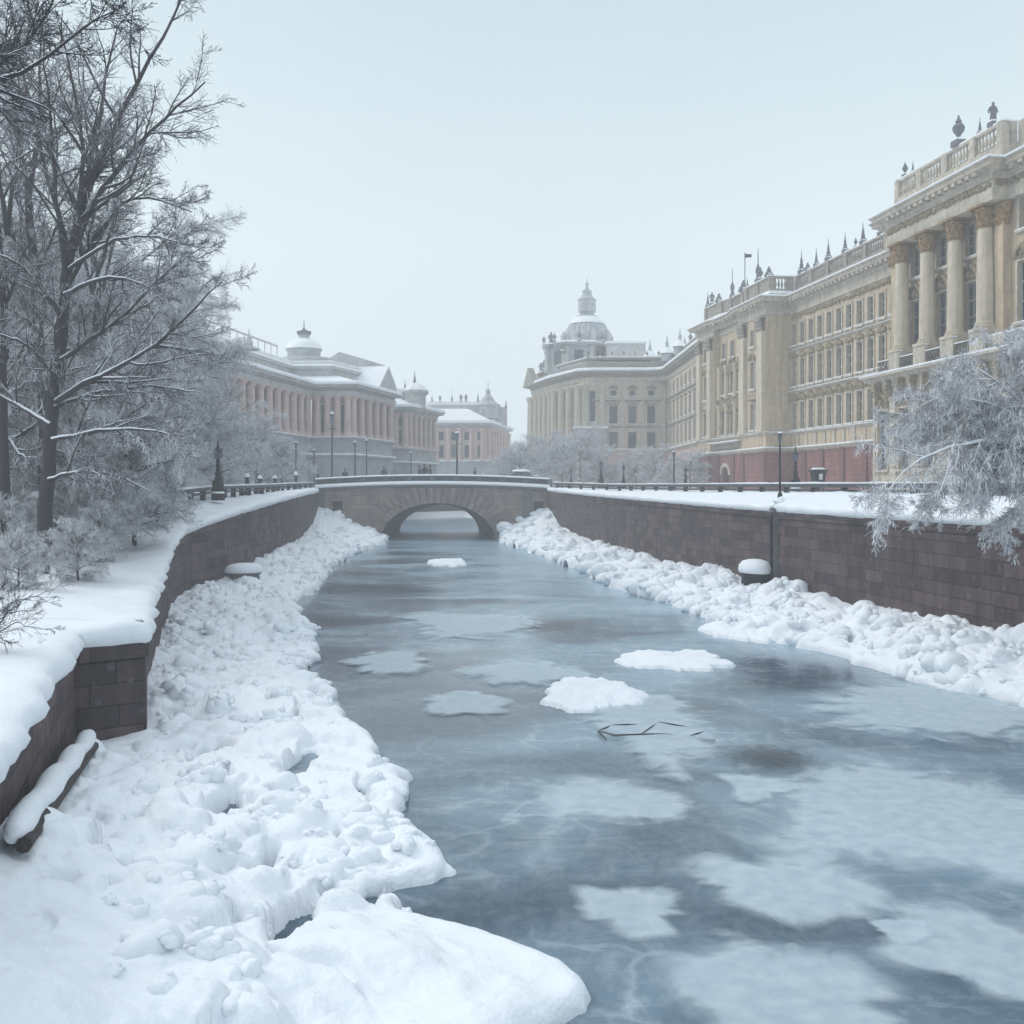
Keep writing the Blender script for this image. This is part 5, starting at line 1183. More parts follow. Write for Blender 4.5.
    Yd = 150.0; x = X(304, Yd); z = lambda v: Zat(v, Yd)
    bs = MB(off); bs.lathe(x + .6, Yd, [(3.6, 21), (3.6, z(362)), (3.9, z(361)), (3.9, z(359))], 20); bs.build('dome_base', M_GREYTRIM, t)
    dm = MB(off); dm.lathe(x, Yd, [(2.5, z(360)), (2.5, z(352)), (2.75, z(350)), (2.3, z(345)), (1.7, z(342)), (1.1, z(340)), (.8, z(337)), (.8, z(335.5)), (1.0, z(335))], 24, flute=-.03); dm.build('dome', M_DOME, t)
    ds = MB(off); ds.lathe(x, Yd, [(2.8, z(349.6)), (2.35, z(344)), (1.7, z(341)), (1.12, z(339))], 20); ds.build('dome_snow', M_SNOWFAR, t)
    ln = MB(off); ln.lathe(x, Yd, [(.75, z(336)), (1.05, z(334)), (1.1, z(331.5)), (.6, z(331)), (.2, z(329)), (.08, z(327)), (.05, z(320))], 12); ln.build('lantern', M_IRON, t)
    rr = MB(off)
    for k in range(16):
        q = k / 15; xx, yy = -27 - 3.3 * q * 1.4 - 4, 132 - 26 * q * 1.2; rr.box(xx - .05, xx + .05, yy - .05, yy + .05, 21, 23.6)
    rr.tube([(-31, 132, 23.6), (-31 - 4.6, 132 - 31, 23.6)], .14, 4); rr.build('roof_railing', M_GREYTRIM, t)
    Y3 = 112; x3 = X(249, Y3); sp = MB(off); sp.lathe(x3, Y3, [(1.1, 20.5), (1.1, Zat(350, Y3)), (1.3, Zat(349, Y3)), (.5, Zat(346, Y3)), (.28, Zat(341, Y3)), (.3, Zat(338, Y3)), (.08, Zat(334, Y3)), (.02, Zat(328, Y3))], 10); sp.build('roof_spire', M_DOME, t)
pink_long()
def pink_small():
    G = 4.3; t = thing('pink_pavilion', 'small pink colonnaded pavilion with a snow topped turret left of the bridge', 'palace', (-15, 150, G)); off = tuple(t.location)
    a, b_, c = (-12.0, 158.5), (-15.2, 147.0), (-20.5, 147.0); plan = [(-18, 160), a, b_, c]
    po = MB(off); w = MB(off)
    for P, Q in zip(plan[:-1], plan[1:]):
        d, L = seg(P, Q); pierced(po, P, Q, G - .5, 10.6, []); n = max(2, round(L / 2.4)); facade(t, w, pt(P, d, 0, -.5), pt(Q, d, 0, -.5), 10.6, 15.8, [((k + .5) * L / n, 11.4, .9, 2.0, None, 0) for k in range(n)] + [((k + .5) * L / n, 14.0, .9, 1.2, None, 0) for k in range(n)], True)
    po.build('podium', M_GREYSTONE, t); w.build('wall', M_PINK, t)
    colonnade(t, a, b_, 10.6, 5.3, 6, M_PINKCOL, .38, 0); colonnade(t, b_, c, 10.6, 5.3, 4, M_PINKCOL, .5, 0, .5, .6)
    ledge(t, plan, 8.6, .4, .3, M_GREYTRIM, .2); ledge(t, plan, 10.7, .4, .3, M_GREYTRIM, .1); cornice(t, plan, 16.7, 1.1, 1.0, M_GREYTRIM, .55, False)
    s = MB(off); s.sweep(plan, [(1.0, 16.9), (-4, 18.9)]); s.build('roof_slope', M_SNOWFAR, t); roof(t, [(-21, 165), (-14, 160), (-16.8, 149), (-21, 149)], 17.2, M_SNOWFAR)
    Y = 150; x = X(416, Y); tw = MB(off); tw.lathe(x, Y, [(1.55, 16.7), (1.55, 18.7), (2.0, 19.1), (2.0, 19.4)], 8, R(22)); tw.build('turret', M_GREYTRIM, t)
    ts = MB(off); ts.lathe(x, Y, [(2.02, 19.41), (1.8, 19.7), (.9, 20.4), (.5, 20.6)], 8, R(22)); ts.build('turret_snow', M_SNOWFAR, t)
    pinnacle(t, 'spire', x - .2, Y, 20.1, .9); pinnacle(t, 'spire', X(405, Y), Y, 19.0, .8)
    rb = MB(off); rb.box(-20.5, -16.3, 151, 157, 18, 19.3); rb.build('roof_block', M_GREYTRIM, t); rs = MB(off); rs.box(-20.6, -16.2, 150.9, 157.1, 19.302, 19.8); rs.build('roof_snow', M_SNOWFAR, t)
pink_small()
def far_palace():
    G = 4.3; t = thing('faded_palace', 'palest pink palace nearly lost in the haze above the middle of the bridge', 'palace', (-9, 185, G)); off = tuple(t.location)
    a, b_, c = (-.8, 203), (-4.6, 182), (-16.5, 182); plan = [(-8, 210), a, b_, c, (-26, 183)]
    po = MB(off); w = MB(off)
    for P, Q in zip(plan[:-1], plan[1:]):
        d, L = seg(P, Q); pierced(po, P, Q, G - .5, 9.6, []); n = max(2, round(L / 2.6)); facade(t, w, P, Q, 9.6, 15.9, [((k + .5) * L / n, 10.4, 1.0, 2.2, None, 0) for k in range(n)] + [((k + .5) * L / n, 13.5, 1.0, 1.5, None, 0) for k in range(n)], True)
    po.build('podium', M_GREYSTONE, t); w.build('wall', M_PINKCOL, t)  # wall takes the paler pink, distance haze put into its colour
    colonnade(t, a, b_, 9.7, 6.0, 8, M_PINKCOL, .4, .3); colonnade(t, b_, c, 9.7, 6.0, 6, M_PINKCOL, .4, .2)
    ledge(t, plan, 9.7, .5, .3, M_GREYTRIM, .25); cornice(t, plan, 16.6, 1.1, .9, M_GREYTRIM, .6, False)
    s = MB(off); s.sweep(plan, [(1.0, 16.9), (-4.5, 19.6)]); s.build('roof_slope', M_SNOWFAR, t); roof(t, [(-26, 187), (-16, 187), (-8, 187), (-6, 203), (-10, 212), (-26, 212)], 19.2, M_SNOWFAR)
    Y = 190; rb = MB(off); rb.box(X(428, Y), X(482, Y), 189, 196, 19, 20.5); rb.build('roof_block', M_GREYTRIM, t); rs = MB(off); rs.box(X(427, Y), X(483, Y), 188.9, 196, 20.502, 21.1); rs.build('roof_snow', M_SNOWFAR, t)
    tw = MB(off); x = X(488, Y); tw.lathe(x, Y, [(2.2, 18), (2.2, 20.2), (2.5, 20.5), (1.4, 21.2), (.9, 22.1), (.4, 22.6), (.5, 23.2), (.1, 23.8), (.04, 25.2)], 12); tw.build('turret', M_DOME, t)
    t2 = MB(off); t2.box(X(495, Y), X(507, Y), 190, 198, 17, 20.2); t2.build('roof_tower', M_GREYTRIM, t)
    for u, k, sc in ((432, 'spire', .8), (440, 'urn', .9), (452, 'lance', .6), (461, 'figure', 1.0), (466, 'figure', 1.0), (478, 'spire', 1.0), (506, 'spire', .8)): pinnacle(t, k, X(u, Y), Y, 21.0 if u < 490 else 20.1, sc * .8)
far_palace()
def far_spire():
    Y = 230.0; x = X(188, Y); z = lambda v: Zat(v, Y)
    t = thing('distant_spire', 'faint spire rising above the frosted trees on the left', 'spire', (x, Y, 4.3)); off = tuple(t.location)
    m = MB(off); m.box(x - 1.5, x + 1.5, Y - 1.5, Y + 1.5, 4, z(266)); m.build('tower', M_GREYSTONE, t)
    m = MB(off); m.lathe(x, Y, [(1.6, z(266)), (1.5, z(258)), (.9, z(255)), (.9, z(250)), (1.0, z(249)), (.4, z(246)), (.3, z(243))], 10); m.build('cupola', M_DOME, t)
    m = MB(off); m.lathe(x, Y, [(.3, z(244)), (.55, z(242)), (.3, z(240)), (.06, z(235))], 8); m.build('finial', M_DOME, t)
far_spire()

# ------------------------------------------------------------------ trees: branches grown level by level
def unit(v): return v / (np.linalg.norm(v, axis=-1, keepdims=True) + 1e-9)
def grow(rng, S, D, Ln, R0, nseg, wob, trop, tip=0.35):
    N = len(S); P = np.zeros((N, nseg + 1, 3)); P[:, 0] = S; d = unit(D.copy()); r = np.linspace(1, tip, nseg + 1)[None] * R0[:, None]
    for k in range(nseg):
        d = unit(d + rng.normal(0, wob, (N, 3)) + np.array([0, 0, trop])); P[:, k + 1] = P[:, k] + d * (Ln / nseg)[:, None]
    return P, r
def sprout(rng, P, Rr, per, t0, t1, ang, lenf, rf, plen, droop=0.0, flat=0.0):
    N, n, _ = P.shape; t = rng.uniform(t0, t1, (N, per)); f = t * (n - 1); i = np.minimum(f.astype(int), n - 2); w = (f - i)[..., None]
    idx = np.arange(N)[:, None]; A, B = P[idx, i], P[idx, i + 1]; S = A * (1 - w) + B * w; T = unit(B - A)
    rnd = rng.normal(0, 1, T.shape); rnd[..., 2] *= (1 - flat); perp = unit(rnd - (rnd * T).sum(-1, keepdims=True) * T)
    a = np.radians(rng.normal(ang, ang * 0.22, t.shape))[..., None]; D = unit(T * np.cos(a) + perp * np.sin(a) + np.array([0, 0, -droop]))
    L = plen[:, None] * lenf * rng.uniform(0.6, 1.15, t.shape) * (1.15 - 0.6 * t)
    rr = (Rr[idx, i] * (1 - w[..., 0]) + Rr[idx, i + 1] * w[..., 0]) * rf
    return S.reshape(-1, 3), D.reshape(-1, 3), L.reshape(-1), rr.reshape(-1)
def tubes(P, Rr, k):
    N, n, _ = P.shape; T = np.gradient(P, axis=1); T = unit(T); ref = np.where(np.abs(T[..., 2:3]) > 0.85, np.array([1.0, 0, 0]), np.array([0.0, 0, 1]))
    A = unit(np.cross(T, ref)); B = np.cross(T, A); th = np.arange(k) * 2 * np.pi / k + np.pi / 2
    V = P[:, :, None] + (A[:, :, None] * np.cos(th)[None, None, :, None] + B[:, :, None] * np.sin(th)[None, None, :, None]) * Rr[:, :, None, None]
    o = (np.arange(N) * n * k)[:, None, None] + (np.arange(n - 1) * k)[None, :, None]; j = np.arange(k)[None, None]; j2 = (np.arange(k) + 1)[None, None] % k
    Fq = np.stack([o + j, o + j2, o + k + j2, o + k + j], -1).reshape(-1, 4)
    return V.reshape(-1, 3), Fq
def join(parts):
    Vs, Fs, o = [], [], 0
    for V, Fq in parts: Vs.append(V); Fs.append(Fq + o); o += len(V)
    return np.concatenate(Vs), np.concatenate(Fs)
def snow_on(P, Rr, lift=0.75, k=5):
    T = unit(np.gradient(P, axis=1)); h = np.clip(1 - T[..., 2] ** 2 * 1.25, 0.02, 1)
    Q = P.copy(); Q[..., 2] += Rr * lift; return tubes(Q, Rr * 0.86 * h, k)
def poly_resample(pts, n):
    p = np.array(pts, float); d = np.r_[0, np.cumsum(np.linalg.norm(np.diff(p, axis=0), axis=1))]; q = np.linspace(0, d[-1], n)
    r = np.stack([np.interp(q, d, p[:, k]) for k in range(3)], 1)
    for _ in range(2): r[1:-1] = r[1:-1] * .5 + (r[:-2] + r[2:]) * .25
    return r
def tree_meshes(name, rng, trunks, limbs, lv, twig, bark, base, rmin=0.0055):
    """trunks/limbs: (points, r0, r1); lv: finer levels, each (children, t0, angle, length factor, droop, tropism, wobble)."""
    wood, snow, fine = [], [], []; n = 13
    allP, allR = [], []
    for grp, kk in ((trunks, 10), (limbs, 7)):
        if not grp: continue
        P = np.stack([poly_resample(p, n) for p, a, b_ in grp]) - np.array(base); Rr = np.stack([np.linspace(a, b_, n) for p, a, b_ in grp])
        P[:, 1:-1] += rng.normal(0, 0.02, P[:, 1:-1].shape); wood.append(tubes(P, Rr, kk))
        if kk == 7: snow.append(snow_on(P, Rr))
        if kk == 10: P = np.stack([poly_resample(q_[5:], n) for q_ in P]); Rr = Rr * .28
        allP.append(P); allR.append(Rr)
    P, Rr = np.concatenate(allP), np.concatenate(allR)
    for li, (per, t0, ang, lf, droop, trop, wob) in enumerate(lv):
        plen = np.linalg.norm(np.diff(P, axis=1), axis=2).sum(1)
        S, D, L, r = sprout(rng, P, Rr, per, t0, 1.0, ang, lf, 0.62, plen, droop); r = np.maximum(r, rmin)
        ns = 6 if li == 0 else (4 if li == 1 else 3)
        P, Rr = grow(rng, S, D, L, r, ns, wob, trop)
        if li == 0: wood.append(tubes(P, Rr, 5)); snow.append(snow_on(P, Rr, .8, 4))
        else: fine.append(tubes(P, np.maximum(Rr, rmin * .8), 3))
    return (np_mesh('trunk', *join(wood), bark), np_mesh('branch_snow', *join(snow), M_SNOW), np_mesh('crown', *join(fine), twig, False))
def plant_tree(meshes, name, label, loc, rz=0.0, sc=1.0, group=None, cat='tree'):
    t = thing(name, label, cat, loc, rz, group); t.scale = (sc, sc, sc) if not hasattr(sc, '__len__') else sc
    tr = link('trunk', meshes[0], t); link('branch_snow', meshes[1], tr); link('crown', meshes[2], t); return t
def auto_tree(rng, H, spread, nlimb, low, up):
    """Short-stemmed park tree with limbs fanning from the stem all the way up."""
    tr = [([(0, 0, -.4), (.05, .05, H * .3), (rng.normal(0, .2), rng.normal(0, .2), H * .62), (rng.normal(0, .5), rng.normal(0, .5), H * .86)], H * .018, H * .005)]
    lm = []
    for k in range(nlimb):
        z0 = H * (low + (.66 - low) * (k / nlimb)); a = k * 2.4 + rng.normal(0, .3); e = spread * rng.uniform(.7, 1.1) * (1.05 - .35 * abs(k / nlimb - .4)); rise = H * rng.uniform(.10, up) * (0.5 + k / nlimb)
        c, s = math.cos(a), math.sin(a)
        lm.append(([(0, 0, z0), (c * e * .35, s * e * .35, z0 + rise * .55), (c * e * .75, s * e * .75, z0 + rise * .95), (c * e, s * e, z0 + rise * 1.0)], H * .0085, H * .0018))
    return tr, lm

def P27(u, v, Y): return (X(u, Y), Y, Zat(v, Y))
def main_tree():
    Y = 27.0; rng = np.random.default_rng(5)
    def L(pts, dy, r0, r1):
        n = len(pts); return ([P27(u, v, Y + dy * i / (n - 1)) for i, (u, v) in enumerate(pts)], r0, r1)
    trunks = [L([(42, 592), (45, 500), (54, 400), (63, 320), (70, 250)], 0.4, .205, .14)]
    limbs = [L([(70, 252), (95, 170), (120, 115), (150, 60), (178, 8), (192, -30)], 1.0, 0.108, .02), L([(70, 255), (100, 190), (150, 130), (182, 104), (205, 82)], -1.0, 0.101, .02),
             L([(72, 250), (85, 180), (99, 120), (106, 70), (118, 25)], 1.5, 0.094, .02), L([(68, 262), (80, 200), (85, 150), (75, 90), (62, 35)], -1.5, 0.086, .02),
             L([(65, 290), (108, 218), (135, 193), (160, 199), (192, 212)], 1.2, 0.072, .015), L([(64, 295), (105, 276), (135, 280), (165, 297)], -1.2, 0.065, .015),
             L([(60, 360), (105, 330), (140, 300), (178, 262), (205, 246)], 2.2, 0.072, .015), L([(56, 402), (105, 372), (155, 350), (185, 318), (205, 296), (222, 282)], -1.2, 0.086, .015),
             L([(54, 408), (95, 392), (150, 386), (200, 392)], 1.8, 0.065, .014), L([(52, 440), (100, 430), (150, 428), (185, 440)], -1.8, 0.058, .014),
             L([(60, 310), (28, 270), (2, 255), (-30, 250)], -1.0, 0.065, .015), L([(50, 425), (12, 402), (-35, 380)], 1.4, 0.072, .015), L([(70, 255), (42, 160), (22, 70), (10, 0)], 1.0, 0.079, .018),
             L([(66, 280), (55, 190), (50, 110), (40, 20)], -2.2, 0.072, .015), L([(58, 380), (30, 345), (-10, 330)], -2.5, 0.058, .014), L([(68, 270), (110, 240), (150, 235), (190, 245)], -2.6, 0.058, .012), L([(47, 480), (80, 470), (120, 475), (150, 492)], -1.2, 0.050, .012)]
    base = P27(42, 580, Y)
    m = tree_meshes('tree', rng, trunks, limbs, [(13, .15, 36, .36, .03, .05, .13), (11, .12, 38, .5, .04, .0, .15), (8, .1, 40, .55, .02, -.01, .16)], M_TWIG, M_LIMB, base, .0062)
    plant_tree(m, 'bare_tree', 'tallest bare tree, dark trunk forking high above the left quay', base)
main_tree()
def slim_tree():
    Y = 31.0; rng = np.random.default_rng(8)
    def L(pts, dy, r0, r1): n = len(pts); return ([P27(u, v, Y + dy * i / (n - 1)) for i, (u, v) in enumerate(pts)], r0, r1)
    trunks = [L([(48, 570), (45, 480), (42, 380), (36, 280), (28, 190)], .3, .2, .11)]
    limbs = [L([(28, 195), (16, 130), (8, 60), (-8, 0)], .8, .09, .015), L([(28, 195), (38, 130), (40, 60), (44, 10)], -.6, .09, .015), L([(36, 270), (5, 225), (-40, 200)], -.8, .07, .012), L([(36, 275), (60, 220), (85, 190)], .8, .06, .012), L([(40, 330), (0, 300), (-45, 290)], .8, .07, .012),
             L([(42, 370), (75, 345), (105, 350)], -1.5, .06, .012), L([(44, 420), (10, 440), (-30, 440)], -1, .07, .012), L([(44, 450), (85, 455), (110, 480)], 1, .06, .012)]
    base = P27(48, 565, Y)
    m = tree_meshes('tree', rng, trunks, limbs, [(12, .12, 38, .44, .05, .02, .14), (10, .1, 40, .5, .05, 0, .15), (8, .1, 42, .55, .03, 0, .16)], M_TWIG, M_LIMB, base, .0065)
    plant_tree(m, 'bare_tree', 'slimmer bare tree with a straight forked stem close to the tallest one', base)
    for u, Yt, sc_, rz, lb in ((8, 29.5, .85, 2.0, 'dark stemmed bare tree at the left edge below the hanging branches'), (80, 36.0, .8, 4.1, 'dark stemmed bare tree between the tallest trunk and the wall bend'), (24, 36.0, .95, 5.2, 'dark bare stem half hidden behind the slim forked tree'), (112, 43.0, .85, 1.1, 'farther dark bare stem among the frosted crowns right of the tallest trunk')):
        plant_tree(m, 'bare_tree', lb, (X(u, Yt), Yt, float(np.interp(Yt, [20, 33, 41, 46], [2.5, 2.75, 3.3, 4.1])) - .1), rz, sc_)
slim_tree()
def overhang_tree():
    Y = 13.0; rng = np.random.default_rng(12)
    def L(pts, dy, r0, r1): n = len(pts); return ([P27(u, v, Y + dy * i / (n - 1)) for i, (u, v) in enumerate(pts)], r0, r1)
    trunks = [L([(-330, 690), (-320, 400), (-280, 200), (-240, 90)], .3, .22, .12)]
    limbs = [L([(-250, 120), (-120, 75), (0, 88), (50, 62), (90, 15), (125, 6)], .6, .07, .008), L([(-250, 110), (-130, 60), (-40, 90), (10, 60), (45, 25), (60, -15)], -.6, .06, .008), L([(-240, 100), (-120, 0), (-20, -40), (80, -30), (118, 10)], 0.2, .06, .008),
             L([(-260, 150), (-120, 110), (-30, 95), (5, 70), (25, 20)], 1.0, .05, .008), L([(-265, 170), (-140, 120), (-40, 80), (20, 50)], -1.0, .05, .008)]
    base = P27(-330, 680, Y)
    m = tree_meshes('tree', rng, trunks, limbs, [(13, .35, 35, .24, .05, .01, .13), (7, .12, 38, .5, .04, .0, .15), (5, .1, 40, .55, .03, 0, .16)], M_TWIGD, M_LIMB, base)
    plant_tree(m, 'bare_tree', 'dark branches hanging in at the top left corner', base)
overhang_tree()

def weeping_tree():
    Y = 25.6; rng = np.random.default_rng(20)
    def L(pts, dy, r0, r1): n = len(pts); return ([P27(u, v, Y + dy * i / (n - 1)) for i, (u, v) in enumerate(pts)], r0, r1)
    trunks = [L([(1135, 515), (1120, 480), (1090, 462), (1060, 450)], 0.3, .2, .12)]
    limbs = [L([(1070, 452), (1030, 462), (1005, 450), (985, 470), (965, 500)], -.4, .07, .012), L([(1060, 450), (1015, 430), (985, 415), (950, 412), (915, 432)], .5, .07, .012), L([(1065, 450), (1020, 400), (985, 372), (960, 362), (940, 372)], -.6, .06, .012),
             L([(1070, 450), (1040, 380), (1010, 350), (985, 342)], .8, .06, .012), L([(1060, 452), (1020, 440), (980, 440), (940, 448), (900, 470), (885, 495)], -.9, .06, .01), L([(1075, 455), (1035, 490), (1015, 510), (1005, 535)], -.5, .06, .01),
             L([(1065, 450), (1010, 415), (960, 395), (920, 402), (893, 425)], 1.2, .06, .01), L([(1080, 455), (1060, 400), (1040, 360), (1030, 335)], -.9, .06, .01), L([(1070, 455), (1030, 445), (990, 455), (950, 475), (930, 505)], 1.2, .055, .01),
             L([(1080, 455), (1075, 390), (1060, 350), (1045, 330)], .6, .05, .01), L([(1080, 460), (1060, 480), (1045, 505)], .8, .05, .01)]
    base = P27(1135, 505, Y)
    m = tree_meshes('tree', rng, trunks, limbs, [(26, .12, 44, .42, .06, -.06, .17), (17, .06, 46, .46, .08, -.09, .2), (10, .05, 48, .55, .08, -.10, .22)], M_TWIGW, M_TWIGW, base, .0062)
    plant_tree(m, 'weeping_tree', 'frosted weeping tree drooping over the right quay wall', base)
weeping_tree()

# park trees behind the left railing: three kinds of crown, set out one by one
_r = np.random.default_rng(31)
KINDS3 = []
for (H, spd, nl, low, up, lv) in ((9.5, 4.2, 20, .12, .26, [(16, .12, 42, .46, .02, .0, .18), (14, .08, 44, .5, .03, -.01, .2), (9, .05, 48, .6, .02, -.02, .22)]),
                                  (9.0, 3.8, 18, .10, .30, [(16, .12, 40, .46, .0, .02, .18), (14, .08, 42, .5, .02, .0, .2), (9, .05, 48, .6, .02, 0, .22)]),
                                  (8.0, 3.8, 18, .08, .22, [(16, .12, 44, .48, .08, -.03, .18), (14, .08, 44, .5, .09, -.06, .19), (9, .05, 48, .6, .06, -.05, .22)])):
    tr, lm = auto_tree(_r, H, spd, nl, low, up); KINDS3.append(tree_meshes('tree', _r, tr, lm, lv, M_TWIGW, M_LIMB, (0, 0, 0), .0068))
GT = 'frosted trees behind the left quay'
PARK = [(105, 35, 2, 1.0, 'frosted low tree whose branches droop right behind the tallest trunk'), (102, 41, 0, .95, 'broad frosted tree leaning over the bend of the left quay wall'), (140, 50, 2, .85, 'round frosted tree just left of the nearest lamp post'),
        (15, 38, 1, 1.1, 'frosted tree cut by the left picture edge behind the slim stem'), (70, 44, 0, 1.15, 'tall frosted tree filling the gap behind the two dark stems'), (183, 58, 1, .9, 'frosted tree above the near end of the left railing'), (120, 52, 1, 1.3, 'high frosted tree rising behind the broad one'),
        (165, 55, 1, (1.05, 1.05, 1.4), 'upright frosted tree filling the right shoulder of the park'), (282, 97, 2, .75, 'small hazy tree before the first bays of the pink podium'), (222, 74, 2, .9, 'hazy frosted tree against the left end of the pink colonnade'), (150, 66, 0, 1.45, 'largest hazy crown, below the distant spire'), (256, 90, 1, .8, 'faint frosted tree in front of the pink podium'), (30, 56, 0, 1.6, 'deep frosted tree glimpsed between the dark stems'), (95, 60, 1, 1.85, 'high pale crown reaching far up behind the tallest trunk'), (-10, 47, 1, 1.6, 'pale crown half cut by the left edge behind the slim stem'), (-30, 33, 2, 1.15, 'frosted bush tree half outside the left picture edge'),
        (75, 32.5, 2, .62, 'small drooping frosted tree at the foot of the tallest trunk'), (135, 36.5, 2, .6, 'small drooping frosted tree at the turn of the wall')]
gz = lambda x, y: float(np.interp(y, [0, 20, 33, 41, 46, 54, 70, 92], [2.45, 2.5, 2.75, 3.3, 4.1, 4.45, 4.6, 4.6]))
for i, (u, Y, k, s, lb) in enumerate(PARK): plant_tree(KINDS3[k], 'frosted_tree', lb, (X(u, Y), Y, gz(0, Y)), i * 1.7, s, GT)
# hazy trees on the far side, right of the bridge
GR = 'small frosted trees in front of the domed palace'
FAR = [(520, 150, 0.85, 'faint frosted tree left of the domed palace over the bridge end'), (545, 132, .85, 'rimed tree in front of the columned end of the domed palace'), (562, 124, .95, 'rimed tree nearest the bridge below the domed palace'), (580, 135, .95, 'rimed tree beside the entrance bay of the domed palace'), (600, 126, .62, 'low rimed tree under the first windows of the domed palace'),
       (618, 133, .55, 'low rimed tree under the middle windows of the domed palace'), (636, 124, .6, 'low rimed tree under the inner corner of the domed palace'), (654, 118, .6, 'low rimed tree before the pink ground floor'), (672, 112, .55, 'low rimed tree beside the tall lamp near the red base'), (690, 105, .5, 'smallest rimed tree against the end of the red base'),
       (532, 165, .8, 'faintest tree in the haze below the dome'), (505, 178, 1.0, 'faint tree beside the faded palace'), (500, 215, 1.1, 'dim grey tree deep in the haze')]
for i, (u, Y, s, lb) in enumerate(FAR): plant_tree(KINDS3[i % 3], 'frosted_tree', lb, (X(u, Y), Y, 4.4), i * 2.1, s, GR)

def bush():
    rng = np.random.default_rng(44); Y = 15.5; b0 = (X(-28, Y), Y, 2.45)
    limbs = []
    for k in range(11):
        a = rng.uniform(0, 2 * math.pi); e = rng.uniform(.5, 1.0); h = rng.uniform(.3, .95); limbs.append(([b0, (b0[0] + math.cos(a) * e * .45, b0[1] + math.sin(a) * e * .45, b0[2] + h * .7), (b0[0] + math.cos(a) * e, b0[1] + math.sin(a) * e, b0[2] + h)], .010, .004))
    for (du, dv) in ((66, 590), (60, 630), (30, 585), (45, 610), (20, 650)): limbs.append(([b0, P27((du - 28) / 2, (dv + 640) / 2 - 14, Y), P27(du - 12, dv, Y)], .012, .004))
    m = tree_meshes('bush', rng, [], limbs, [(7, .2, 35, .42, 0, .02, .12), (5, .15, 38, .5, 0, .02, .14), (3, .1, 40, .5, 0, 0, .15)], M_TWIGD, M_TWIGD, b0, .003)
    t = thing('bare_bush', 'small bare bush poking out of the snow at the left edge', 'bush', b0); link('stem', m[0], t); link('twigs', m[2], t)
bush()
for i, (u, Y, s, lb) in enumerate(((18, 24.0, .22, 'low snow laden shrub left of the tallest trunk'), (78, 26.0, .24, 'low snow laden shrub right of the tallest trunk'), (5, 29, .32, 'tangled shrub at the left edge behind the snow field'), (100, 31, .26, 'tangled shrub between the trunk and the wall'))):
    plant_tree(KINDS3[2], 'frosted_shrub', lb, (X(u, Y), Y, gz(0, Y) - .2), i * 1.3, s, 'snow laden shrubs on the left quay', 'shrub')

# ------------------------------------------------------------------ lamps, people and small things
def lamp_proto(kind):
    t = thing('street_lamp', 'lamp', 'street lamp', (0, 0, 0))
    if kind == 'tall':
        m = MB(); m.lathe(0, 0, [(.13, 0), (.13, .25), (.08, .35), (.06, .9), (.045, 3.2), (.06, 3.25), (.03, 3.32)], 8); p = m.build('pole', M_DARK, t)
        m = MB(); m.lathe(0, 0, [(.05, 3.3), (.09, 3.4), (.11, 3.72), (.09, 3.75)], 6); m.build('lantern', M_LAMP, t)
        m = MB(); m.lathe(0, 0, [(.13, 3.76), (.10, 3.86), (.04, 3.95), (.02, 4.05)], 6); m.build('lantern_cap', M_DARK, t)
        m = MB(); m.lathe(0, 0, [(.12, 3.85), (.09, 3.93), (.03, 3.97)], 8); m.build('snow_cap', M_SNOW, t)
        m = MB(); m.tube([(-.3, 0, 3.1), (.3, 0, 3.1)], .02, 4); m.build('ladder_bar', M_DARK, t)
    else:                                                          # squat ornate post: drum, shaft, tall lantern, spike
        m = MB(); m.lathe(0, 0, [(.28, 0), (.28, .35), (.2, .45), (.24, .55), (.24, .95), (.15, 1.05), (.11, 1.3), (.15, 1.4), (.09, 1.5)], 10); m.build('base', M_DARK, t)
        m = MB(); m.lathe(0, 0, [(.09, 1.5), (.07, 2.0), (.10, 2.05), (.05, 2.1)], 8); m.build('pole', M_DARK, t)
        m = MB(); m.lathe(0, 0, [(.08, 2.1), (.15, 2.2), (.19, 2.5), (.15, 2.55)], 6); m.build('lantern', M_LAMP, t)
        m = MB(); m.lathe(0, 0, [(.22, 2.56), (.12, 2.68), (.05, 2.74), (.03, 3.0), (.01, 3.1)], 6); m.build('lantern_cap', M_DARK, t)
        m = MB(); m.lathe(0, 0, [(.29, .36), (.25, .42), (.22, .46)], 8); m.build('snow_ring', M_SNOW, t)
    return t
LP = {'tall': lamp_proto('tall'), 'post': lamp_proto('post')}; used = set()
def lamp(kind, u, vt, Y, z, label, wide=1.0, group='street lamps along the quays'):
    H = 4.05 if kind == 'tall' else 3.1; s = (Zat(vt, Y) - z) / H; loc = (X(u, Y), Y, z)
    if kind not in used: o = LP[kind]; used.add(kind); o['label'] = label; o.location = loc
    else: o = dup(LP[kind], label, loc)
    o.scale = (wide * max(s, .7), wide * max(s, .7), s); o['group'] = group
lamp('tall', 780, 430, 47, 4.45, 'thin tall lamp above the drain pipe on the right quay wall', 1.1)
lamp('post', 795.5, 446, 56, 4.6, 'stout iron lamp post right beside the thin tall lamp', 1.2)
lamp('tall', 674, 450, 78, 4.75, 'tall dark lamp by the far corner of the red base', 1.5)
lamp('post', 685.5, 465, 74, 4.7, 'stout lamp post just right of the tall dark lamp at the red base', 1.1)
lamp('post', 601, 459, 91, 4.85, 'stout lamp post under the first facing windows of the domed palace', 1.3)
lamp('post', 623.5, 463, 86, 4.8, 'stout lamp post under the middle window of the domed palace', 1.2)
lamp('post', 571, 466, 98, 4.9, 'short lamp post at the right end of the bridge', .9)
lamp('tall', 457, 430, 112, 4.6, 'lone lamp in front of the faded palace', 1.2)
lamp('tall', 411, 451, 111, 4.6, 'lamp before the pink pavilion', 1.0)
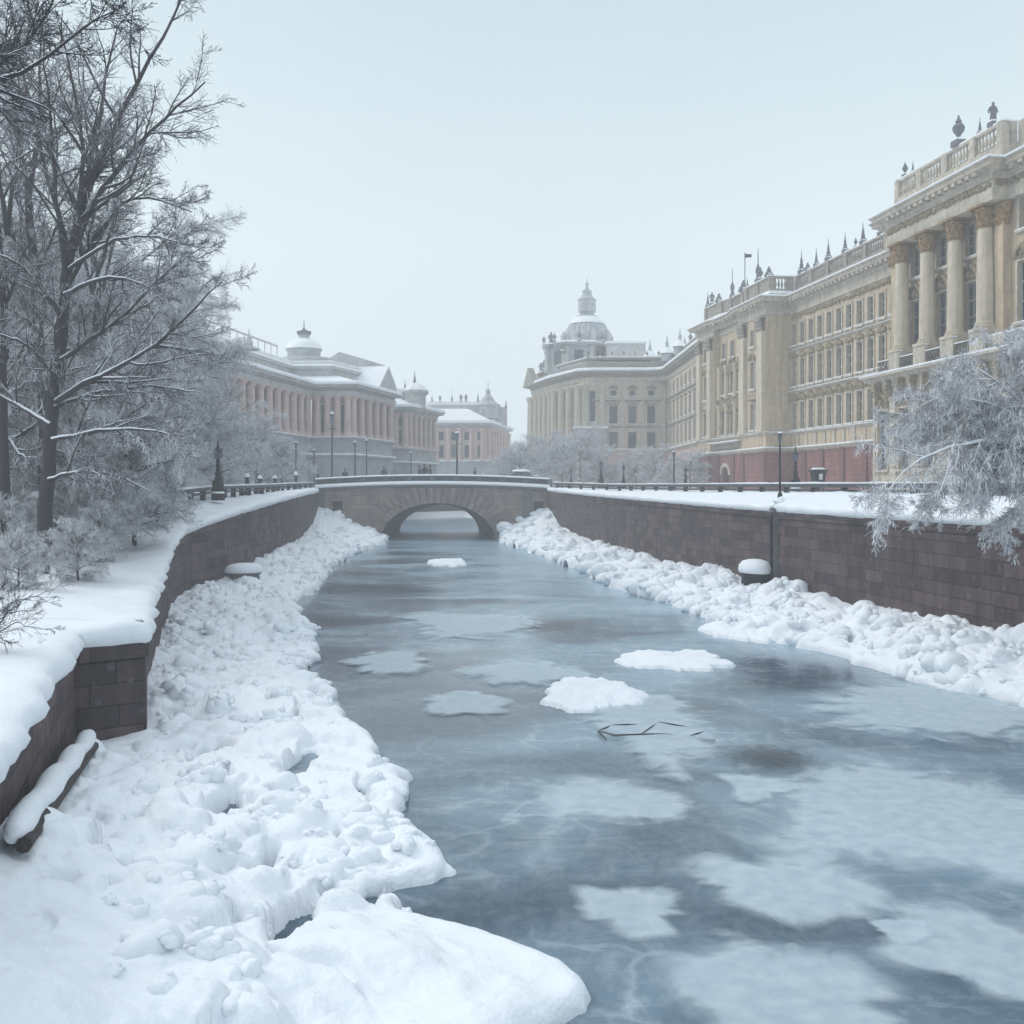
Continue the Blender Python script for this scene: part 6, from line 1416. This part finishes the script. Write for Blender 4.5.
lamp('tall', 366.5, 438, 112, 4.6, 'lamp before the front of the long pink palace', 1.0)
lamp('tall', 355, 440, 108, 5.1, 'dark lamp on the bridge below the long pink palace', 1.3)
lamp('tall', 332, 410, 114, 4.6, 'tallest pale lamp pole, against the colonnade', .9)
lamp('tall', 314, 448, 104, 4.8, 'lamp beside the left end of the bridge', 1.1)
lamp('tall', 296, 440, 90, 4.7, 'lamp at the last bend of the left railing', 1.0)
lamp('post', 218, 440, 52, 4.3, 'big ornate dark lamp post behind the left railing', 1.25)
for u, vt, Y, lb in ((247, 472, 64, 'nearer of the low iron bollards along the left railing'), (260, 474, 70, 'second low iron bollard along the left railing'), (275, 474, 77, 'third low iron bollard along the left railing'), (296, 470, 86, 'low iron bollard nearest the bridge on the left')):
    t = thing('bollard', lb, 'bollard', (X(u, Y), Y, 4.45), 0, 'iron bollards by the left railing'); h = Zat(vt, Y) - 4.45
    m = MB(); m.lathe(0, 0, [(.2, 0), (.2, .3), (.13, .4), (.13, h * .7), (.2, h * .74), (.17, h * .84), (.05, h * .95), (.02, h)], 8); m.build('shaft', M_DARK, t)
    m = MB(); m.lathe(0, 0, [(.2, h * .78), (.15, h * .88), (.05, h * .955)], 8); m.build('snow_cap', M_SNOW, t)

def person_mesh(stride, arm):
    v = [(0, 0, .95), (0, 0, 1.15), (0, .01, 1.38), (0, 0, 1.5), (0, .03, 1.62), (0, .03, 1.72),
         (-.1, 0, .9), (-.11, stride * .5, .5), (-.11, stride * .2 - .02, .1), (-.11, stride * .2 + .14, .05), (.1, 0, .9), (.11, -stride * .4, .5), (.11, -stride, .12), (.11, -stride + .14, .06),
         (-.2, 0, 1.4), (-.27, -.04, 1.15), (-.27, arm, .92), (.2, 0, 1.4), (.27, -.04, 1.15), (.27, arm * .5, .92)]
    e = [(0, 1), (1, 2), (2, 3), (3, 4), (4, 5), (0, 6), (6, 7), (7, 8), (8, 9), (0, 10), (10, 11), (11, 12), (12, 13), (2, 14), (14, 15), (15, 16), (2, 17), (17, 18), (18, 19)]
    r = [.19, .17, .19, .075, .1, .085, .12, .09, .065, .05, .12, .09, .065, .05, .085, .065, .045, .085, .065, .045]
    me = bpy.data.meshes.new('p'); me.from_pydata(v, e, []); o = bpy.data.objects.new('p', me); COL.objects.link(o)
    o.modifiers.new('s', 'SKIN'); o.modifiers.new('d', 'SUBSURF').levels = 1
    for i, q in enumerate(r): me.skin_vertices[0].data[i].radius = (q, q * (.72 if i in (0, 1, 2) else 1))
    me.skin_vertices[0].data[0].use_root = True
    dg = bpy.context.evaluated_depsgraph_get(); out = bpy.data.meshes.new_from_object(o.evaluated_get(dg)); bpy.data.objects.remove(o); out.name = 'person'
    return out
PM = [person_mesh(.25, .12), person_mesh(.06, .02), person_mesh(-.22, .3)]
for p_ in PM:
    for po in p_.polygons: po.use_smooth = True
for i, (u, Y, k, rz, h, coat, lb) in enumerate([(345, 104, 1, 0, 1.0, M_COAT, 'person in a dark coat standing on the bridge before the pink front'), (419.5, 100, 0, 1.4, .98, M_COAT, 'person in dark clothes walking, leftmost of the three on the bridge'), (424.5, 101, 1, .3, 1.08, M_COAT, 'tallest of the three people on the bridge, in a long dark coat'),
                                           (430, 99.5, 2, -1.4, 1.0, M_COAT, 'person in black, rightmost of the three on the bridge'), (384, 106, 1, .5, 1.1, M_COAT2, 'person in a brown coat near the end of the long pink palace'), (318, 102, 0, -1.3, .95, M_COAT2, 'person walking onto the left end of the bridge'), (475, 103, 2, 1.5, .92, M_COAT2, 'lone walker at the crown of the bridge near the faded palace')]):
    x = X(u, Y); z = DECKZ(x) + .05; me = PM[k].copy(); me.materials.clear(); me.materials.append(coat)
    o = link('person', me, None, (x, Y, z), rz); o.scale = (h, h, h); tag(o, lb, 'person', 'people crossing the bridge')
    hd = MB(); hd.ball((0, .035, 1.655), .088, 1.22, 10, 8); hd.ball((0, .125, 1.65), .02, 1.0, 6, 4); hd.build('face', M_SKIN, o, True)
    ht = MB(); ht.lathe(0, .02, [(.112, 1.68), (.118, 1.72), (.10, 1.79), (.03, 1.83)], 10); ht.build('hat', coat, o)
    sk = MB(); sk.lathe(0, 0, [(.235, .62), (.215, .9), (.19, 1.1), (.205, 1.35), (.16, 1.45)], 12, sy=.8); sk.build('coat', coat, o)

def car():
    Y = 104.0; x = X(520, Y); t = thing('parked_car', 'snow covered dark car on the bridge, only its white roof showing', 'car', (x, Y, DECKZ(x) + .04))
    m = MB()
    sec = [(-2.1, .35, .75), (-2.0, .3, .9), (-1.2, .28, .95), (-.7, .28, 1.0), (.9, .28, 1.0), (1.5, .28, .98), (2.05, .32, .85), (2.12, .38, .7)]
    for (a, b_) in zip(sec[:-1], sec[1:]): m.add([(a[0], -.85, a[1]), (b_[0], -.85, b_[1]), (b_[0], .85, b_[1]), (a[0], .85, a[1]), (a[0], -.8, a[2]), (b_[0], -.8, b_[2]), (b_[0], .8, b_[2]), (a[0], .8, a[2])], [(0, 3, 2, 1), (4, 5, 6, 7), (0, 1, 5, 4), (2, 3, 7, 6)])
    m.add([(-2.1, -.85, .35), (-2.1, .85, .35), (-2.1, .8, .75), (-2.1, -.8, .75)], [(3, 2, 1, 0)]); m.add([(2.12, -.85, .38), (2.12, .85, .38), (2.12, .8, .7), (2.12, -.8, .7)], [(0, 1, 2, 3)])
    m.add([(-1.1, -.78, .99), (1.4, -.78, .99), (1.4, .78, .99), (-1.1, .78, .99), (-.55, -.62, 1.45), (.85, -.62, 1.45), (.85, .62, 1.45), (-.55, .62, 1.45)], [(4, 5, 6, 7), (0, 1, 5, 4), (1, 2, 6, 5), (2, 3, 7, 6), (3, 0, 4, 7)])
    m.build('body', M_CARPAINT, t)
    for s in (-1, 1):
        g = MB(); g.add([(-.85, s * .755, 1.05), (1.15, s * .755, 1.05), (.78, s * .66, 1.38), (-.5, s * .66, 1.38)], [(0, 1, 2, 3)]); g.build('side_window', M_GLASS, t)
        for xx in (-1.35, 1.35):
            w_ = MB(); w_.tube([(xx, s * .88, .32), (xx, s * .66, .32)], .32, 16); wh = w_.build('wheel', M_RUBBER, t); h_ = MB(); h_.tube([(xx, s * .895, .32), (xx, s * .87, .32)], .18, 10); h_.build('rim', M_GREYTRIM, wh)
        l = MB(); l.box(2.06, 2.14, s * .6 - .15, s * .6 + .15, .62, .76); l.build('headlight', M_LAMP, t)
    s = MB(); s.lathe(.15, 0, [(.98, 1.44), (1.0, 1.52), (.85, 1.63), (.4, 1.68)], 18, sy=.7); s.build('roof_snow', M_SNOW, t)
    s = MB(); s.lathe(1.55, 0, [(.5, .99), (.5, 1.04), (.35, 1.1)], 12, sy=1.4); s.build('bonnet_snow', M_SNOW, t)
car()
def notice_box():
    Y = 57.0; x = X(818, Y); t = thing('notice_box', 'dark boxy bin with a pale notice standing before the red masonry base', 'bin', (x, Y, 4.6), .15)
    m = MB(); m.box(-.09, .09, -.09, .09, 0, .75); m.build('post', M_DARK, t)
    m = MB(); m.add([(-.27, -.25, .6), (.27, -.25, .6), (.27, .25, .6), (-.27, .25, .6), (-.36, -.3, 1.28), (.36, -.3, 1.28), (.36, .3, 1.28), (-.36, .3, 1.28)], [(0, 3, 2, 1), (4, 5, 6, 7), (0, 1, 5, 4), (1, 2, 6, 5), (2, 3, 7, 6), (3, 0, 4, 7)]); m.box(-.42, .42, -.36, .36, 1.282, 1.38); m.build('bin_body', M_DARK, t)
    m = MB(); m.add([(-.09, -.295, .82), (.13, -.295, .82), (.13, -.33, 1.15), (-.09, -.33, 1.15)], [(0, 1, 2, 3)]); m.build('notice', M_NOTICE, t)
    m = MB(); m.lathe(0, 0, [(.42, 1.382), (.42, 1.44), (.3, 1.5)], 4, R(45), sy=.9); m.build('snow_cap', M_SNOW, t)
notice_box()
def drain_pipe():
    y = 43.2; x = wallx(RWs, y); t = thing('drain_pipe', 'frozen drain pipe and stone strip running down the right quay wall', 'drain pipe', (x, y, 0)); off = tuple(t.location)
    m = MB(off); m.box(x - .16, x + .1, y - .2, y + .2, .3, 3.9); m.box(x - .24, x + .1, y - .27, y + .27, 3.9, 4.08); m.build('strip', M_COPING, t)
    m = MB(off); m.tube([(x - .22, y, .5), (x - .22, y, 3.7), (x - .1, y, 3.95)], .07, 8); m.build('pipe', M_DARK, t)
    m = MB(off); m.tube([(x - .1, y, 4.08), (x + .0, y, 4.3), (x + .3, y + .1, 4.5)], [.22, .2, .12], 8); m.build('snow_cap', M_SNOW, t)
    for z in (1.2, 2.2, 3.2): m = MB(off); m.box(x - .31, x - .15, y - .1, y + .1, z, z + .07); m.build('bracket', M_DARK, t)
drain_pipe()
def snow_capped(u, Y, zb, zt, w, d, label, name, cat, rz):
    x = X(u, Y); t = thing(name, label, cat, (x, Y, zb), rz); h = zt - zb
    m = MB(); m.lathe(0, 0, [(w * .42, 0), (w * .46, h * .35), (w * .45, h * .55), (w * .5, h * .58), (w * .5, h * .66)], 20, sy=d / w); m.build('stone_block', M_DARK if cat == 'mooring block' else M_COPING, t)
    v = MB(); v.lathe(0, 0, [(w * .53, h * .662), (w * .56, h * .76), (w * .53, h * .9), (w * .42, h * 1.02), (w * .22, h * 1.08), (.02, h * 1.1)], 26, sy=d / w); v.build('snow_cap', M_SNOW, t, True)
snow_capped(755, 43.8, .35, 1.72, 1.75, 1.2, 'dark mooring block with a thick snow cap against the right quay wall', 'mooring_block', 'mooring block', R(100))
snow_capped(244, 47.5, .25, 1.30, 1.6, 1.2, 'boulder with a domed snow cap against the left quay wall', 'snowy_boulder', 'boulder', R(20))
def beam():
    A, B_ = Vector((-7.65, 18.2, .42)), Vector((-5.12, 10.3, 1.38)); t = thing('timber_beam', 'dark slanting beam buried under a roll of snow along the near left wall', 'beam', A); off = tuple(A)
    P = [A.lerp(B_, k / 24) for k in range(25)]
    m = MB(off); m.tube([p + Vector((.09, 0, -.07)) for p in P], .085, 8); m.build('beam', M_TIMBER, t)
    s = MB(off); rg = np.random.default_rng(2); w = .165 + .07 * fbm(np.arange(25) * .33, np.zeros(25), 6, 3)
    s.tube([p + Vector((-.02, 0, .06 + .03 * math.sin(i))) for i, p in enumerate(P)], list(w * np.r_[.5, .8, np.ones(22), .6]), 12); s.build('snow_roll', M_SNOW, t, True)
beam()

# ------------------------------------------------------------------ winter haze over the whole place
def haze():
    m = bpy.data.materials.new('winter_haze'); m.use_nodes = True; t = m.node_tree; t.nodes.clear()
    o = nd(t, 'ShaderNodeOutputMaterial'); v = nd(t, 'ShaderNodeVolumePrincipled')
    v.inputs['Color'].default_value = (0.90, 0.925, 0.94, 1); v.inputs['Density'].default_value = HAZE; v.inputs['Anisotropy'].default_value = 0.0
    t.links.new(v.outputs[0], o.inputs['Volume'])
    h = MB(); h.box(-640, 640, -80, 640, -2, 46); ob = h.build('haze', m); ob['kind'] = 'stuff'
HAZE = 0.0026
haze()
